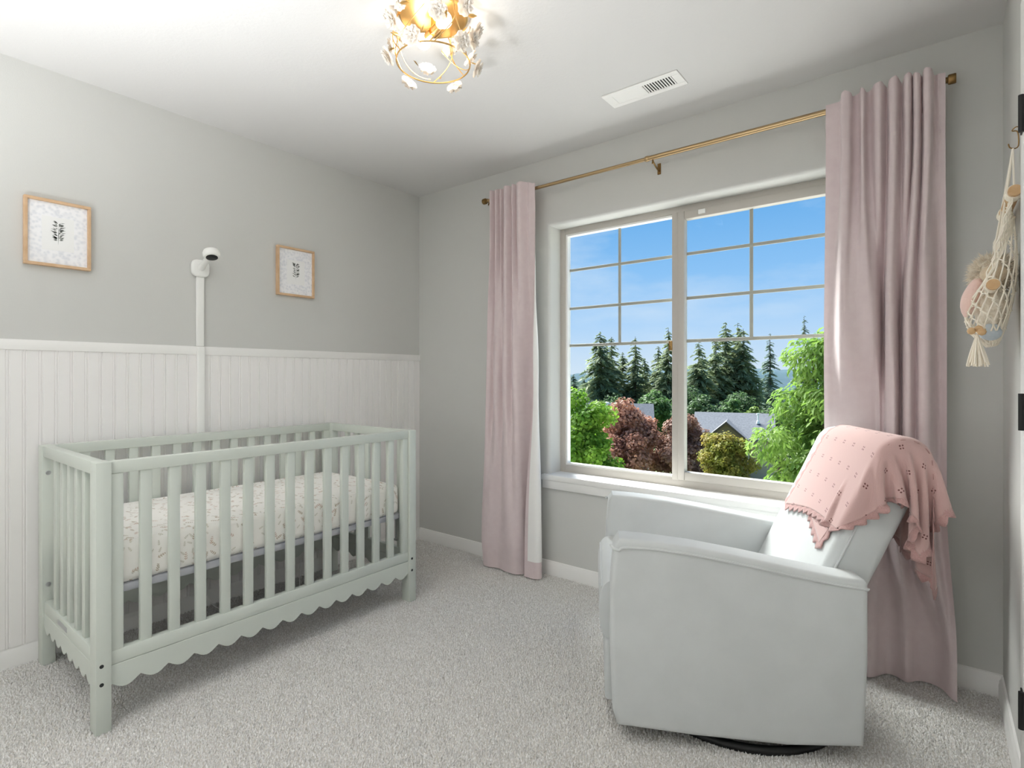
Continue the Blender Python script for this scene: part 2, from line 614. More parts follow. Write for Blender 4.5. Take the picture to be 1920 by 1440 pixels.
# ------------------------------------------------------------------ crib
def build_crib():
    XF, XBk = -2.133, -2.885
    Y0, Y1 = 0.545, 1.911
    ZT = 0.880
    c = tag(empty('crib', ((XF + XBk) / 2, (Y0 + Y1) / 2, 0)), 'sage green wooden crib with slatted sides and scalloped apron by the beadboard', 'crib')
    pw, pd = 0.044, 0.062

    def b(name, lo, hi, bev=0.003, par=c, m='sage'):
        return box(name, lo, hi, m, par, bev, 2)
    for x0, x1 in ((XF - pd, XF), (XBk, XBk + pd)):
        for y0, y1 in ((Y0, Y0 + pw), (Y1 - pw, Y1)):
            leg = b('leg', (x0, y0, FLOOR + 0.002), (x1, y1, ZT), 0.004)
            if x1 != XF:
                for z in (0.32, 0.77):
                    V, F = lathe_geo([(0.009, 0.0), (0.009, 0.002), (0.005, 0.003)], 14, (x1 - 0.0005, y0 + 0.02, z), 0)
                    put('bolt', mesh('bolt', V, F, 'steel', 40), leg)
            if x1 == XF:
                ym = (y0 + y1) / 2 - 0.006
                for z in (0.157, 0.217):
                    V, F = lathe_geo([(0.0062, 0.0), (0.0062, 0.0012), (0.0035, 0.0015)], 14, (XF - 0.0004, ym, z), 0)
                    put('screw_hole', mesh('screw_hole', V, F, 'screw_hole', 40), leg)

    def scallop(a, bb, n, z_top, z_bot, amp):
        """outline along a..bb: straight top, scalloped bottom with n lobes"""
        pts = [(a, z_top)]
        m = n * 10
        low = []
        for i in range(m + 1):
            u = i / m * n
            s = math.sqrt(math.sin(math.pi * u) ** 2 + 0.010)
            low.append((a + (bb - a) * i / m, z_bot + amp * (1 - min(1, s))))
        return pts + low + [(bb, z_top)]

    slat = None
    sm = {}
    # long sides
    for side, (xa, xb) in (('front', (XF - 0.040, XF - 0.010)), ('back', (XBk + 0.010, XBk + 0.040))):
        ya, yb = Y0 + pw, Y1 - pw
        b('top_rail', (xa - 0.002, ya, 0.838), (xb + 0.002, yb, ZT - 0.001))
        for y in (ya, yb - 0.036):
            st = b('stile', (xa, y, 0.25), (xb, y + 0.036, 0.838))
        b('bottom_rail', (xa, ya, 0.206), (xb, yb, 0.252))
        bm = prism_bm(scallop(ya, yb, 15, 0.205, 0.122 if side == 'front' else 0.135, 0.024), 0, xa + 0.002, xb, 0.0015, 1)
        put('apron', bm_mesh('apron', bm, 'sage', 30), c)
        for i in range(13):
            y = 0.692 + (1.759 - 0.692) * i / 12
            if side not in sm:
                sm[side] = bm_mesh('slat', box_bm((xa + 0.006, -0.0175, 0.251), (xb - 0.004, 0.0175, 0.839), 0.002, 2), 'sage')
            put('slat', sm[side], c, loc=(0, y, 0))
    # ends
    for k, (ya, yb) in enumerate(((Y0 + 0.008, Y0 + 0.036), (Y1 - 0.036, Y1 - 0.008))):
        xa, xb = XBk + pd, XF - pd
        b('top_rail', (xa, ya - 0.004, 0.836), (xb, yb + 0.004, ZT - 0.001))
        b('bottom_rail', (xa, ya, 0.206), (xb, yb, 0.256))
        bm = prism_bm(scallop(xa, xb, 8, 0.206, 0.128, 0.024), 1, ya, yb, 0.0015, 1)
        put('apron', bm_mesh('apron', bm, 'sage', 30), c)
        es = bm_mesh('slat', box_bm((-0.017, ya + 0.006, 0.255), (0.017, yb - 0.006, 0.837), 0.002, 2), 'sage')
        for i in range(6):
            put('slat', es, c, loc=(-2.697 + 0.0925 * i, 0, 0))
    # maker's metal plate on the near end rail
    b('name_plate', (-2.62, Y0 + 0.0065, 0.222), (-2.50, Y0 + 0.0085, 0.240), 0.0008, c, 'steel')
    # spring deck that carries the mattress, on hangers
    dk = b('mattress_deck', (XBk + 0.05, Y0 + 0.06, 0.424), (XF - 0.05, Y1 - 0.06, 0.450), 0.004, c, 'support_grey')
    for x in (XBk + 0.10, XF - 0.10):
        for y in (Y0 + 0.052, Y1 - 0.052):
            g = Geo()
            g.tube([(x, y, 0.30), (x, y, 0.445)], 0.005, 8)
            g.tube([(x - 0.012, y, 0.302), (x + 0.012, y, 0.302)], 0.006, 8)
            g.build('deck_hanger', 'steel', c)
    return c


build_crib()


def sprig_mat():
    """cream cotton printed with small scattered sprigs (flat print)"""
    m = bpy.data.materials.new('sprig_sheet')
    MATS['sprig_sheet'] = m
    m.use_nodes = True
    nt = m.node_tree
    N, L = nt.nodes.new, nt.links.new
    p = nt.nodes['Principled BSDF']
    p.inputs['Roughness'].default_value = 0.85
    p.inputs['Specular IOR Level'].default_value = 0.15
    uv = N('ShaderNodeUVMap')
    uv.uv_map = 'UVMap'

    def math_(op, a, b=None, c=None):
        n = N('ShaderNodeMath')
        n.operation = op
        for i, q in enumerate((a, b, c)):
            if q is None:
                continue
            if isinstance(q, (int, float)):
                n.inputs[i].default_value = q
            else:
                L(q, n.inputs[i])
        return n.outputs[0]

    base = rgb(251, 249, 245)
    cur = None
    for scale, off, colr, amt in ((25.0, 0.0, rgb(164, 140, 110), 0.75), (23.0, 3.3, rgb(196, 164, 148), 0.7), (36.0, 7.7, rgb(164, 158, 134), 0.6)):
        mp = N('ShaderNodeVectorMath')
        mp.operation = 'MULTIPLY_ADD'
        L(uv.outputs[0], mp.inputs[0])
        mp.inputs[1].default_value = (scale, scale, 0)
        mp.inputs[2].default_value = (off, off * 0.7, 0)
        vo = N('ShaderNodeTexVoronoi')
        vo.voronoi_dimensions = '2D'
        vo.inputs['Scale'].default_value = 1.0
        vo.inputs['Randomness'].default_value = 0.75
        L(mp.outputs[0], vo.inputs['Vector'])
        sub = N('ShaderNodeVectorMath')
        sub.operation = 'SUBTRACT'
        L(mp.outputs[0], sub.inputs[0])
        L(vo.outputs['Position'], sub.inputs[1])
        sc = N('ShaderNodeSeparateColor')
        L(vo.outputs['Color'], sc.inputs[0])
        rot = N('ShaderNodeVectorRotate')
        rot.rotation_type = 'Z_AXIS'
        L(sub.outputs[0], rot.inputs['Vector'])
        L(math_('MULTIPLY', math_('SUBTRACT', sc.outputs[0], 0.5), 2.4), rot.inputs['Angle'])
        sx = N('ShaderNodeSeparateXYZ')
        L(rot.outputs[0], sx.inputs[0])
        x, y = sx.outputs[0], sx.outputs[1]
        ax = math_('ABSOLUTE', x)
        # leaves: periodic along the stem, slanted with |x|
        yy = math_('SUBTRACT', y, math_('MULTIPLY', ax, 0.8))
        per = math_('ABSOLUTE', math_('SUBTRACT', math_('FRACT', math_('MULTIPLY', yy, 5.5)), 0.5))
        leaf = math_('LESS_THAN', per, math_('MULTIPLY_ADD', math_('SINE', math_('MULTIPLY', ax, 22.0)), 0.26, 0.02))
        inw = math_('LESS_THAN', ax, math_('MULTIPLY_ADD', y, -0.25, 0.15))
        inh = math_('LESS_THAN', math_('ABSOLUTE', y), 0.33)
        stem = math_('LESS_THAN', ax, 0.016)
        msk = math_('MULTIPLY', math_('MAXIMUM', math_('MULTIPLY', leaf, inw), stem), inh)
        pick = math_('GREATER_THAN', sc.outputs[1], 0.64)
        fac = math_('MULTIPLY', math_('MULTIPLY', msk, pick), amt)
        mx = N('ShaderNodeMix')
        mx.data_type = 'RGBA'
        L(fac, mx.inputs['Factor'])
        if cur is None:
            mx.inputs['A'].default_value = base
        else:
            L(cur, mx.inputs['A'])
        mx.inputs['B'].default_value = colr
        cur = mx.outputs['Result']
    L(cur, p.inputs['Base Color'])
    no = N('ShaderNodeTexNoise')
    no.inputs['Scale'].default_value = 9
    no.inputs['Detail'].default_value = 3
    L(uv.outputs[0], no.inputs['Vector'])
    bp = N('ShaderNodeBump')
    bp.inputs['Strength'].default_value = 0.25
    bp.inputs['Distance'].default_value = 0.02
    L(no.outputs['Fac'], bp.inputs['Height'])
    L(bp.outputs[0], p.inputs['Normal'])


sprig_mat()


def build_mattress():
    x0, x1, y0, y1, z0, z1 = -2.838, -2.178, 0.612, 1.844, 0.450, 0.604
    bm = box_bm((x0, y0, z0), (x1, y1, z1), 0.03, 5)
    bmesh.ops.subdivide_edges(bm, edges=[e for e in bm.edges if e.calc_length() > 0.2], cuts=24, use_grid_fill=True)
    rnd = random.Random(5)
    for v in bm.verts:
        n = 0.0035 * math.sin(v.co.y * 21 + v.co.x * 9) * math.sin(v.co.x * 17 + 1.2)
        if v.co.z > z1 - 0.002:
            v.co.z += n - 0.012 * (abs((v.co.x - x0) / (x1 - x0) - 0.5) * 2) ** 4
        elif v.co.x > x1 - 0.004:
            v.co.x += 0.4 * n
    uvl = bm.loops.layers.uv.new('UVMap')
    bm.normal_update()
    for f in bm.faces:
        nx, ny, nz = abs(f.normal.x), abs(f.normal.y), abs(f.normal.z)
        for l in f.loops:
            c = l.vert.co
            if nz >= nx and nz >= ny:
                l[uvl].uv = (c.y, c.x)
            elif nx >= ny:
                l[uvl].uv = (c.y, c.z + 0.3)
            else:
                l[uvl].uv = (c.x + 5.1, c.z + 0.3)
    me = bm_mesh('crib_mattress', bm, 'sprig_sheet', 50)
    o = put('crib_mattress', me)
    tag(o, 'crib mattress in cream fitted sheet with small floral sprigs', 'mattress')


build_mattress()


# ------------------------------------------------------------------ chair
CH = Vector((-0.672, 2.051, 0.0))
CH_RZ = R(209.5)
BACK_A, BACK_B, BACK_R, BACK_W = (-0.292, 0.36), (-0.538, 0.884), 0.074, 0.262


def capsule_outline(A, B, r, n=10):
    a = math.atan2(B[1] - A[1], B[0] - A[0])
    pts = []
    for k in range(n + 1):
        t = a - math.pi / 2 + math.pi * k / n
        pts.append((B[0] + r * math.cos(t), B[1] + r * math.sin(t)))
    for k in range(n + 1):
        t = a + math.pi / 2 + math.pi * k / n
        pts.append((A[0] + r * math.cos(t), A[1] + r * math.sin(t)))
    return pts


def build_chair():
    c = tag(empty('glider_armchair', CH, CH_RZ), 'pale grey upholstered swivel glider armchair in front of the window', 'armchair')
    top = [(0.345, 0.646), (0.25, 0.641), (0.12, 0.628), (-0.036, 0.604), (-0.188, 0.577), (-0.30, 0.559), (-0.375, 0.551)]

    def outline(dz=0.0, inset=0.0):
        pts = [(0.352 - inset, 0.052), (0.366 - inset, 0.10), (0.374 - inset, 0.30), (0.372 - inset, 0.50), (0.362 - inset, 0.62 + dz)]
        pts += [(x - (inset if x > 0.3 else 0), z + dz) for x, z in top]
        pts += [(-0.383 + inset, 0.54 + dz), (-0.383 + inset, 0.30), (-0.372 + inset, 0.055), (-0.158, 0.038), (0.121, 0.041)]
        return pts
    for s in (1, -1):
        bm = prism_bm(outline(), 1, s * 0.372, s * 0.262, 0.03, 5)
        arm = put('arm', bm_mesh('arm', bm, 'upholstery', 50), c, True)
        # welt along the outer and inner top edge and down the front
        for yy in (s * 0.3722,):
            path = [(0.371, s * 0.345, 0.618), (0.362, s * 0.362, 0.612), (0.346, yy, 0.610), (0.330, yy, 0.618)]
            path += [(x, yy, z - 0.0225) for x, z in top[1:]]
            path.append((-0.370, yy, 0.528))
            p3 = crom(path, 70)
            tube('piping', p3, 0.0048, 'upholstery', arm, 8, local=True)
    # back, a thick reclined pad
    out = capsule_outline(BACK_A, BACK_B, BACK_R, 12)
    bm = prism_bm(out, 1, -BACK_W, BACK_W, 0.028, 5)
    bk = put('backrest', bm_mesh('backrest', bm, 'upholstery', 50), c, True)
    oc = capsule_outline(BACK_A, BACK_B, BACK_R - 0.002, 12)
    # side seam: runs up the side a little behind the front face
    for s in (1, -1):
        dx, dz = BACK_B[0] - BACK_A[0], BACK_B[1] - BACK_A[1]
        ln = math.hypot(dx, dz)
        nx, nz = dz / ln, -dx / ln
        path = [(BACK_A[0] + dx * t + nx * (BACK_R - 0.030), s * (BACK_W - 0.0005), BACK_A[1] + dz * t + nz * (BACK_R - 0.030)) for t in np.linspace(0, 0.98, 14)]
        path += [(BACK_B[0] + (BACK_R - 0.03) * math.cos(t), s * (BACK_W - 0.0005), BACK_B[1] + (BACK_R - 0.03) * math.sin(t))
                 for t in np.linspace(math.atan2(dz, dx) - math.pi / 2 + 0.2, math.atan2(dz, dx) + math.pi / 2, 10)]
        tube('piping', path, 0.0042, 'upholstery', bk, 8, local=True)
    # seat cushion with a rounded nose past the arms
    seat = [(-0.22, 0.29), (0.30, 0.275), (0.375, 0.275), (0.396, 0.292), (0.406, 0.33), (0.407, 0.38), (0.402, 0.425), (0.388, 0.456), (0.36, 0.470), (0.28, 0.468), (0.0, 0.445), (-0.24, 0.42)]
    seat = crom(seat, 60).tolist()
    sc = put('seat_cushion', bm_mesh('seat_cushion', prism_bm(seat, 1, -0.258, 0.258, 0.02, 4), 'upholstery', 50), c, True)
    tube('piping', [(0.399, y, 0.300) for y in np.linspace(-0.245, 0.245, 9)], 0.0045, 'upholstery', sc, 8, local=True)
    tube('piping', [(0.397, y, 0.442) for y in np.linspace(-0.245, 0.245, 9)], 0.0045, 'upholstery', sc, 8, local=True)
    box('footrest_panel', (0.345, -0.258, 0.062), (0.388, 0.258, 0.274), 'upholstery', c, 0.014, 4, True)
    box('rear_panel', (-0.380, -0.262, 0.055), (-0.352, 0.262, 0.46), 'upholstery', c, 0.010, 3, True)
    box('seat_frame', (-0.352, -0.262, 0.07), (0.345, 0.262, 0.272), 'black', c, 0.004, 2, True)
    # swivel base
    g = Geo()
    ring = [(-0.085 + 0.345 * math.cos(a), 0.345 * math.sin(a), 0.004) for a in np.linspace(0, 2 * math.pi, 65)[:-1]]
    g.tube(ring, 0.014, 10, True)
    for a in (0.78, 2.36, 3.93, 5.5):
        g.tube([(-0.085, 0, 0.02), (-0.085 + 0.345 * math.cos(a), 0.345 * math.sin(a), 0.004)], 0.012, 8)
    g.add(*lathe_geo([(0.05, 0.0), (0.05, 0.08)], 20, (-0.10, 0, 0)))
    g.build('swivel_base', 'black', c, True)
    return c


build_chair()


# ------------------------------------------------------------------ curtains
def curtain(name, keys, zt, zb, label, lining_from, top_wob):
    """keys: list of (fraction from the top, plan control points) with equal counts; panel is swept between them"""
    NS, NZ = 220, 72
    K = [(f, crom(p, NS)) for f, p in keys]
    V = np.zeros((NZ + 1, NS, 3))
    for i in range(NZ + 1):
        f = i / NZ
        for (fa, A), (fb, B) in zip(K[:-1], K[1:]):
            if fa <= f <= fb:
                u = (f - fa) / (fb - fa)
                u = u * u * (3 - 2 * u)
                P = A * (1 - u) + B * u
                break
        V[i, :, :2] = P
        z = zt + (zb - zt) * f
        V[i, :, 2] = z
    t = np.linspace(0, 1, NS)
    wob = np.interp(t, np.linspace(0, 1, len(top_wob)), top_wob)
    fz = np.clip(1 - np.linspace(0, 1, NZ + 1) / 0.06, 0, 1)[:, None]
    V[:, :, 2] += wob[None, :] * fz
    # gentle creases
    V[:, :, 1] += 0.0025 * np.sin(V[:, :, 2] * 9 + t[None, :] * 31) * np.clip(np.linspace(0, 1, NZ + 1) * 4 - 0.4, 0, 1)[:, None]
    # normals (towards the room)
    du = np.gradient(V, axis=1)
    dv = np.gradient(V, axis=0)
    Nn = np.cross(dv, du)
    Nn /= np.linalg.norm(Nn, axis=2, keepdims=True) + 1e-9
    root = tag(empty(name, (float(V[-1, :, 0].mean()), float(V[-1, :, 1].mean()), 0)), label, 'curtain', 'blush pink curtain panels at the window')
    idx = np.arange((NZ + 1) * NS).reshape(NZ + 1, NS)

    def quads(ix):
        return np.stack([ix[:-1, :-1].ravel(), ix[1:, :-1].ravel(), ix[1:, 1:].ravel(), ix[:-1, 1:].ravel()], 1)
    # header band (stitched tab strip), body, back lining
    h = 4
    off = V.copy()
    off[:h] += Nn[:h] * 0.0016
    put('header_band', fast_mesh('header_band', off[:h + 1].reshape(-1, 3), quads(np.arange((h + 1) * NS).reshape(h + 1, NS)), 'curtain_pink', True), root)
    put('panel', fast_mesh('panel', V[h - 1:].reshape(-1, 3), quads(np.arange((NZ + 2 - h) * NS).reshape(NZ + 2 - h, NS)), 'curtain_pink', True), root)
    a, b2 = lining_from
    B = (V - Nn * 0.0022)[a:NZ - 2, 4:NS - 3]
    put('lining', fast_mesh('lining', B.reshape(-1, 3), quads(np.arange(B.shape[0] * B.shape[1]).reshape(B.shape[:2])), 'curtain_white', True), root)
    return root


def build_curtains():
    yF, yB = 2.507, 2.546
    # left panel
    top = [(-2.171, yB), (-2.150, yB - .004), (-2.137, yF), (-2.121, yB), (-2.112, yB), (-2.095, yF), (-2.077, yB), (-2.066, yB), (-2.057, yF), (-2.045, yB), (-2.032, yF + .004),
           (-2.012, yF), (-1.993, yB), (-1.985, yB), (-1.967, yF), (-1.950, yB), (-1.935, yF + .005), (-1.912, yF), (-1.885, yB), (-1.868, yB - .004), (-1.845, yB - .006), (-1.832, yB - .006),
           (-1.824, yB - .006), (-1.820, yB - .008)]
    mid = [(-2.2, 2.576), (-2.185, 2.538), (-2.168, 2.509), (-2.148, 2.516), (-2.135, 2.538), (-2.118, 2.523), (-2.095, 2.498), (-2.072, 2.504), (-2.055, 2.531), (-2.04, 2.513), (-2.02, 2.486), (-1.995, 2.486), (-1.978, 2.516), (-1.962, 2.504), (-1.94, 2.481), (-1.918, 2.49), (-1.902, 2.523), (-1.888, 2.55), (-1.868, 2.566), (-1.84, 2.57), (-1.812, 2.556), (-1.803, 2.54), (-1.812, 2.53), (-1.832, 2.527)]
    bot = [(-2.225, 2.560), (-2.215, 2.530), (-2.200, 2.505), (-2.178, 2.488), (-2.150, 2.480), (-2.122, 2.482), (-2.095, 2.492), (-2.070, 2.500), (-2.045, 2.497), (-2.020, 2.487), (-1.995, 2.480),
           (-1.970, 2.478), (-1.945, 2.480), (-1.925, 2.487), (-1.908, 2.502), (-1.896, 2.525), (-1.888, 2.548), (-1.872, 2.566), (-1.845, 2.576), (-1.812, 2.572), (-1.785, 2.552), (-1.776, 2.528),
           (-1.800, 2.506), (-1.872, 2.503)]
    wob = [0, 0.012, 0.02, 0.0, 0.02, 0.0, 0.012, 0.014, 0.02, 0.0, 0.02, 0.01, 0.022, 0.02, 0.004, 0.002, 0]
    curtain('curtain', [(0, top), (0.09, top), (0.5, mid), (0.93, bot), (1.0, [(x, y + (0.012 if x < -1.9 else 0)) for x, y in bot])], 2.272, 0.004,
            'pale pink full-length curtain left of the window showing its white lining', (8, 0), wob)
    # right panel
    top = [(-0.358, yB), (-0.330, yB), (-0.305, yB - .004), (-0.297, yF), (-0.283, yF - .004), (-0.268, yF + .006), (-0.262, yB), (-0.240, yB), (-0.232, yF), (-0.222, yF), (-0.216, yB),
           (-0.200, yB), (-0.186, yF + .004), (-0.168, yF - .002), (-0.156, yB), (-0.148, yB), (-0.140, yF), (-0.120, yF - .004), (-0.109, yB), (-0.101, yB), (-0.092, yF), (-0.078, yF), (-0.071, yB),
           (-0.064, yF), (-0.050, yF), (-0.042, yB), (-0.034, yF - .006), (-0.016, yF - .006), (-0.008, yB), (0.008, yB - .006), (0.026, yB - .006)]
    mid = [(-0.372, 2.598), (-0.355, 2.592), (-0.336, 2.58), (-0.32, 2.545), (-0.308, 2.512), (-0.292, 2.5), (-0.272, 2.5), (-0.25, 2.504), (-0.228, 2.506), (-0.206, 2.502), (-0.19, 2.505), (-0.178, 2.525), (-0.174, 2.565), (-0.17, 2.594), (-0.163, 2.594), (-0.159, 2.56), (-0.152, 2.51), (-0.138, 2.498), (-0.124, 2.508), (-0.117, 2.55), (-0.112, 2.588), (-0.106, 2.588), (-0.101, 2.545), (-0.092, 2.505), (-0.076, 2.5), (-0.064, 2.535), (-0.058, 2.535), (-0.048, 2.5), (-0.02, 2.5), (0.004, 2.56), (0.03, 2.545)]
    bot = [(-0.392, 2.596), (-0.380, 2.590), (-0.364, 2.584), (-0.346, 2.578), (-0.326, 2.572), (-0.304, 2.564), (-0.282, 2.548), (-0.262, 2.526), (-0.242, 2.502), (-0.224, 2.486), (-0.204, 2.484),
           (-0.186, 2.500), (-0.172, 2.526), (-0.156, 2.548), (-0.138, 2.556), (-0.120, 2.552), (-0.104, 2.540), (-0.090, 2.532), (-0.076, 2.540), (-0.064, 2.556), (-0.050, 2.568), (-0.034, 2.574), (-0.018, 2.576),
           (-0.004, 2.572), (0.008, 2.562), (0.018, 2.548), (0.026, 2.532), (0.032, 2.518), (0.038, 2.506), (0.046, 2.496), (0.058, 2.488)]
    wob = [0, 0.0, 0.022, 0.004, 0.02, 0.004, 0.016, 0.018, 0.004, 0.024, 0.006, 0.022, 0.02, 0.006, 0.02, 0.004, 0]
    # below the top of the chair the fabric is pressed back against the sill
    press = [(x, y + (2.603 - y) * min(1, max(0, (-0.12 - x) / 0.07))) for x, y in mid]
    curtain('curtain', [(0, top), (0.085, top), (0.42, mid), (0.56, press), (0.70, press), (0.94, bot), (1.0, bot)], 2.272, 0.004,
            'pale pink full-length curtain behind the armchair right of the window', (5, 0), wob)


build_curtains()


def build_rod():
    c = tag(empty('curtain_rod', (-1.1, 2.565, 2.255)), 'slim brass curtain rod with cylindrical end caps above the window', 'curtain rod')
    y, z = 2.562, 2.252
    tube('tube_section', [(-2.205, y, z), (-1.135, y, z)], 0.0095, 'brass', c, 16)
    tube('tube_section', [(-1.14, y, z), (0.022, y, z)], 0.0118, 'brass', c, 16)
    put('collar', mesh('collar', *lathe_geo([(0.0128, -0.009), (0.014, -0.007), (0.014, 0.007), (0.0128, 0.009)], 18, (-1.145, y, z), 0), 'brass', 40), c)
    for x, s in ((-2.200, -1), (0.020, 1)):
        pr = [(0.0125, 0.0), (0.0125, 0.006), (0.0105, 0.008), (0.0105, 0.012), (0.0165, 0.014), (0.0180, 0.017), (0.0180, 0.034), (0.0165, 0.037)]
        V, F = lathe_geo([(r, s * h) for r, h in pr], 20, (x, y, z), 0)
        put('finial', mesh('finial', V, F, 'brass_dark', 40), c)
    for x in (-2.19, -1.115, 0.012):
        g = Geo()
        g.tube(crom([(x, YW - 0.002, z - 0.045), (x, YW - 0.03, z - 0.040), (x, y + 0.012, z - 0.024), (x, y, z - 0.014)], 14), 0.004, 8)
        bb = box_bm((x - 0.009, YW - 0.004, z - 0.062), (x + 0.009, YW, z - 0.006), 0.001, 1)
        bb.verts.index_update()
        g.add([v.co.copy() for v in bb.verts], [tuple(v.index for v in f.verts) for f in bb.faces])
        bb.free()
        g.tube([(x, y, z - 0.012), (x, y - 0.006, z - 0.032)], 0.0035, 8)
        g.build('wall_bracket', 'brass_dark', c)


build_rod()


# ------------------------------------------------------------------ ceiling light
def flower_geo():
    """a rose-like blossom about 5 cm across, facing +Z"""
    g = Geo()
    rnd = random.Random(2)
    for layer, (n, r, lift, h0) in enumerate(((6, 0.026, 0.20, 0.000), (5, 0.020, 0.65, 0.004), (4, 0.013, 1.05, 0.007))):
        for k in range(n):
            a = 2 * math.pi * (k + 0.5 * layer) / n + rnd.uniform(-.1, .1)
            ca, sa = math.cos(a), math.sin(a)
            w = r * (1.05 if layer == 0 else 1.25) * math.sin(math.pi / n) * 1.25
            V = []
            for (u, ww, cup) in ((0.08, 0.25, 0.0), (0.45, 0.9, 0.10), (0.8, 1.0, 0.06), (1.0, 0.55, -0.10)):
                for s in (-1, 0, 1):
                    rad = r * u * math.cos(lift) + (0 if s else -0.0006)
                    z = h0 + r * u * math.sin(lift) + cup * r + (0.0022 if s else 0) * ww
                    if u == 1.0 and s == 0:
                        rad -= 0.0015
                    V.append(Vector((rad * ca - s * w * ww * sa, rad * sa + s * w * ww * ca, z)))
            F = []
            for i in range(3):
                for j in range(2):
                    F.append((i * 3 + j, i * 3 + j + 1, i * 3 + j + 4, i * 3 + j + 3))
            g.add(V, F)
    g.add(*lathe_geo([(0.0045, 0.004), (0.006, 0.009), (0.004, 0.014), (0.001, 0.016)], 8))
    return g


def build_lamp():
    cx, cy = -1.389, 1.325
    c = tag(empty('ceiling_light', (cx, cy, ZC)), 'gold wire flush ceiling light with white porcelain flowers', 'ceiling light')
    put('canopy', mesh('canopy', *lathe_geo([(0.118, ZC), (0.120, ZC - 0.004), (0.120, ZC - 0.020), (0.114, ZC - 0.024), (0.02, ZC - 0.026)], 40, (cx, cy, 0)), 'lamp_gold', 30), c)
    RB, ZB, RT = 0.128, 2.258, 0.120
    P = lambda r, a, z: (cx + r * math.cos(a), cy + r * math.sin(a), z)
    tube('bottom_ring', [P(RB, a, ZB) for a in np.linspace(0, 2 * math.pi, 49)[:-1]], 0.0026, 'lamp_gold', c, 8, True)
    for k in range(6):
        a0 = k * math.pi / 3 + 0.3
        pts = [P(RB + 0.016 * math.sin(math.pi * t) + (RT - RB) * t, a0 + 0.55 * math.sin(t * 2.2) * (1 if k % 2 else -1), ZB + (ZC - 0.012 - ZB) * t) for t in np.linspace(0, 1, 14)]
        tube('wire', pts, 0.0019, 'lamp_gold', c, 6)
    # curling tendrils between the wires
    for k in range(4):
        a0 = k * math.pi / 2 + 0.9
        pts = [P(RB + 0.012 * math.sin(3 * t), a0 + 1.25 * t, ZB + 0.012 + 0.11 * t * t) for t in np.linspace(0, 1, 16)]
        tube('tendril', pts, 0.0016, 'lamp_gold', c, 6)
    fg = flower_geo()
    fm = mesh('flower', fg.v, fg.f, 'flower_white', 60)
    spots = [(-129, 2.393, .146), (-112, 2.366, .142), (-132, 2.272, .150), (-150, 2.335, .140), (-72, 2.272, .140), (-38, 2.352, .140), (145, 2.325, .140), (174, 2.251, .140), (104, 2.253, .140),
             (42, 2.250, .146), (-4, 2.278, .140), (42, 2.378, .146), (2, 2.405, .142), (72, 2.329, .140), (112, 2.395, .140), (-178, 2.400, .140), (20, 2.315, .142), (-95, 2.410, .142)]
    rnd = random.Random(8)
    for i, (a, z, r) in enumerate(spots):
        a = R(a)
        d = Vector((math.cos(a), math.sin(a), rnd.uniform(-0.75, 0.0)))
        o = put('flower', fm, c, loc=P(r, a, z), rot=(d.to_track_quat('Z', 'Y') @ Matrix.Rotation(rnd.uniform(0, 6), 3, 'Z').to_quaternion()).to_euler())
        o.scale = (1.22, 1.22, 1.22)
    V = [Vector(p) for p in ((0, 0, 0), (0.010, 0.006, 0.002), (0.020, 0.006, 0.003), (0.034, 0, 0.0), (0.020, -0.006, 0.003), (0.010, -0.006, 0.002), (0.017, 0, -0.001))]
    lm = mesh('leaf', V, [(0, 6, 1), (1, 6, 2), (2, 6, 3), (3, 6, 4), (4, 6, 5), (5, 6, 0)], 'lamp_gold', 50)
    for a, z in ((-100, 2.30), (-60, 2.285), (-25, 2.335), (0, 2.31), (15, 2.39), (60, 2.29), (125, 2.275), (160, 2.31), (-140, 2.31), (-160, 2.36), (90, 2.37), (-80, 2.39)):
        put('leaf', lm, c, loc=P(0.134, R(a), z), rot=(rnd.uniform(-1, 1), rnd.uniform(-1, .4), R(a) + rnd.uniform(-1.2, 1.2)))
    # two bulbs on horizontal holders
    for s, ang in ((1, R(-15)), (-1, R(165))):
        ca, sa = math.cos(ang), math.sin(ang)
        zb = 2.372
        hub = (cx + 0.004 * ca, cy + 0.004 * sa)
        tube('socket', [(cx + ca * 0.006, cy + sa * 0.006, zb), (cx + ca * 0.042, cy + sa * 0.042, zb)], 0.015, 'lamp_gold', c, 16)
        pts = [(cx + ca * t, cy + sa * t, zb) for t in (0.040, 0.046, 0.056, 0.070, 0.082, 0.092, 0.098, 0.100)]
        b = tube('bulb', pts, [0.011, 0.013, 0.020, 0.0265, 0.0265, 0.020, 0.010, 0.002], 'bulb_glow', c, 20)
        ld = bpy.data.lights.new('bulb_light', 'POINT')
        ld.energy = BULB_W
        ld.color = (1.0, 0.93, 0.83)
        ld.shadow_soft_size = 0.03
        lo = bpy.data.objects.new('bulb_light', ld)
        COL.objects.link(lo)
        lo.location = (cx + ca * 0.072, cy + sa * 0.072, zb - 0.036)
        lo.parent = c
        lo.matrix_parent_inverse = world_of(c).inverted()
    tube('stem', [(cx, cy, ZC - 0.02), (cx, cy, 2.360)], 0.009, 'lamp_gold', c, 12)


BULB_W = 0.9
mat('bulb_glow', rgb(255, 246, 226), 0.3, emit=(rgb(255, 238, 205), 6.0))
build_lamp()


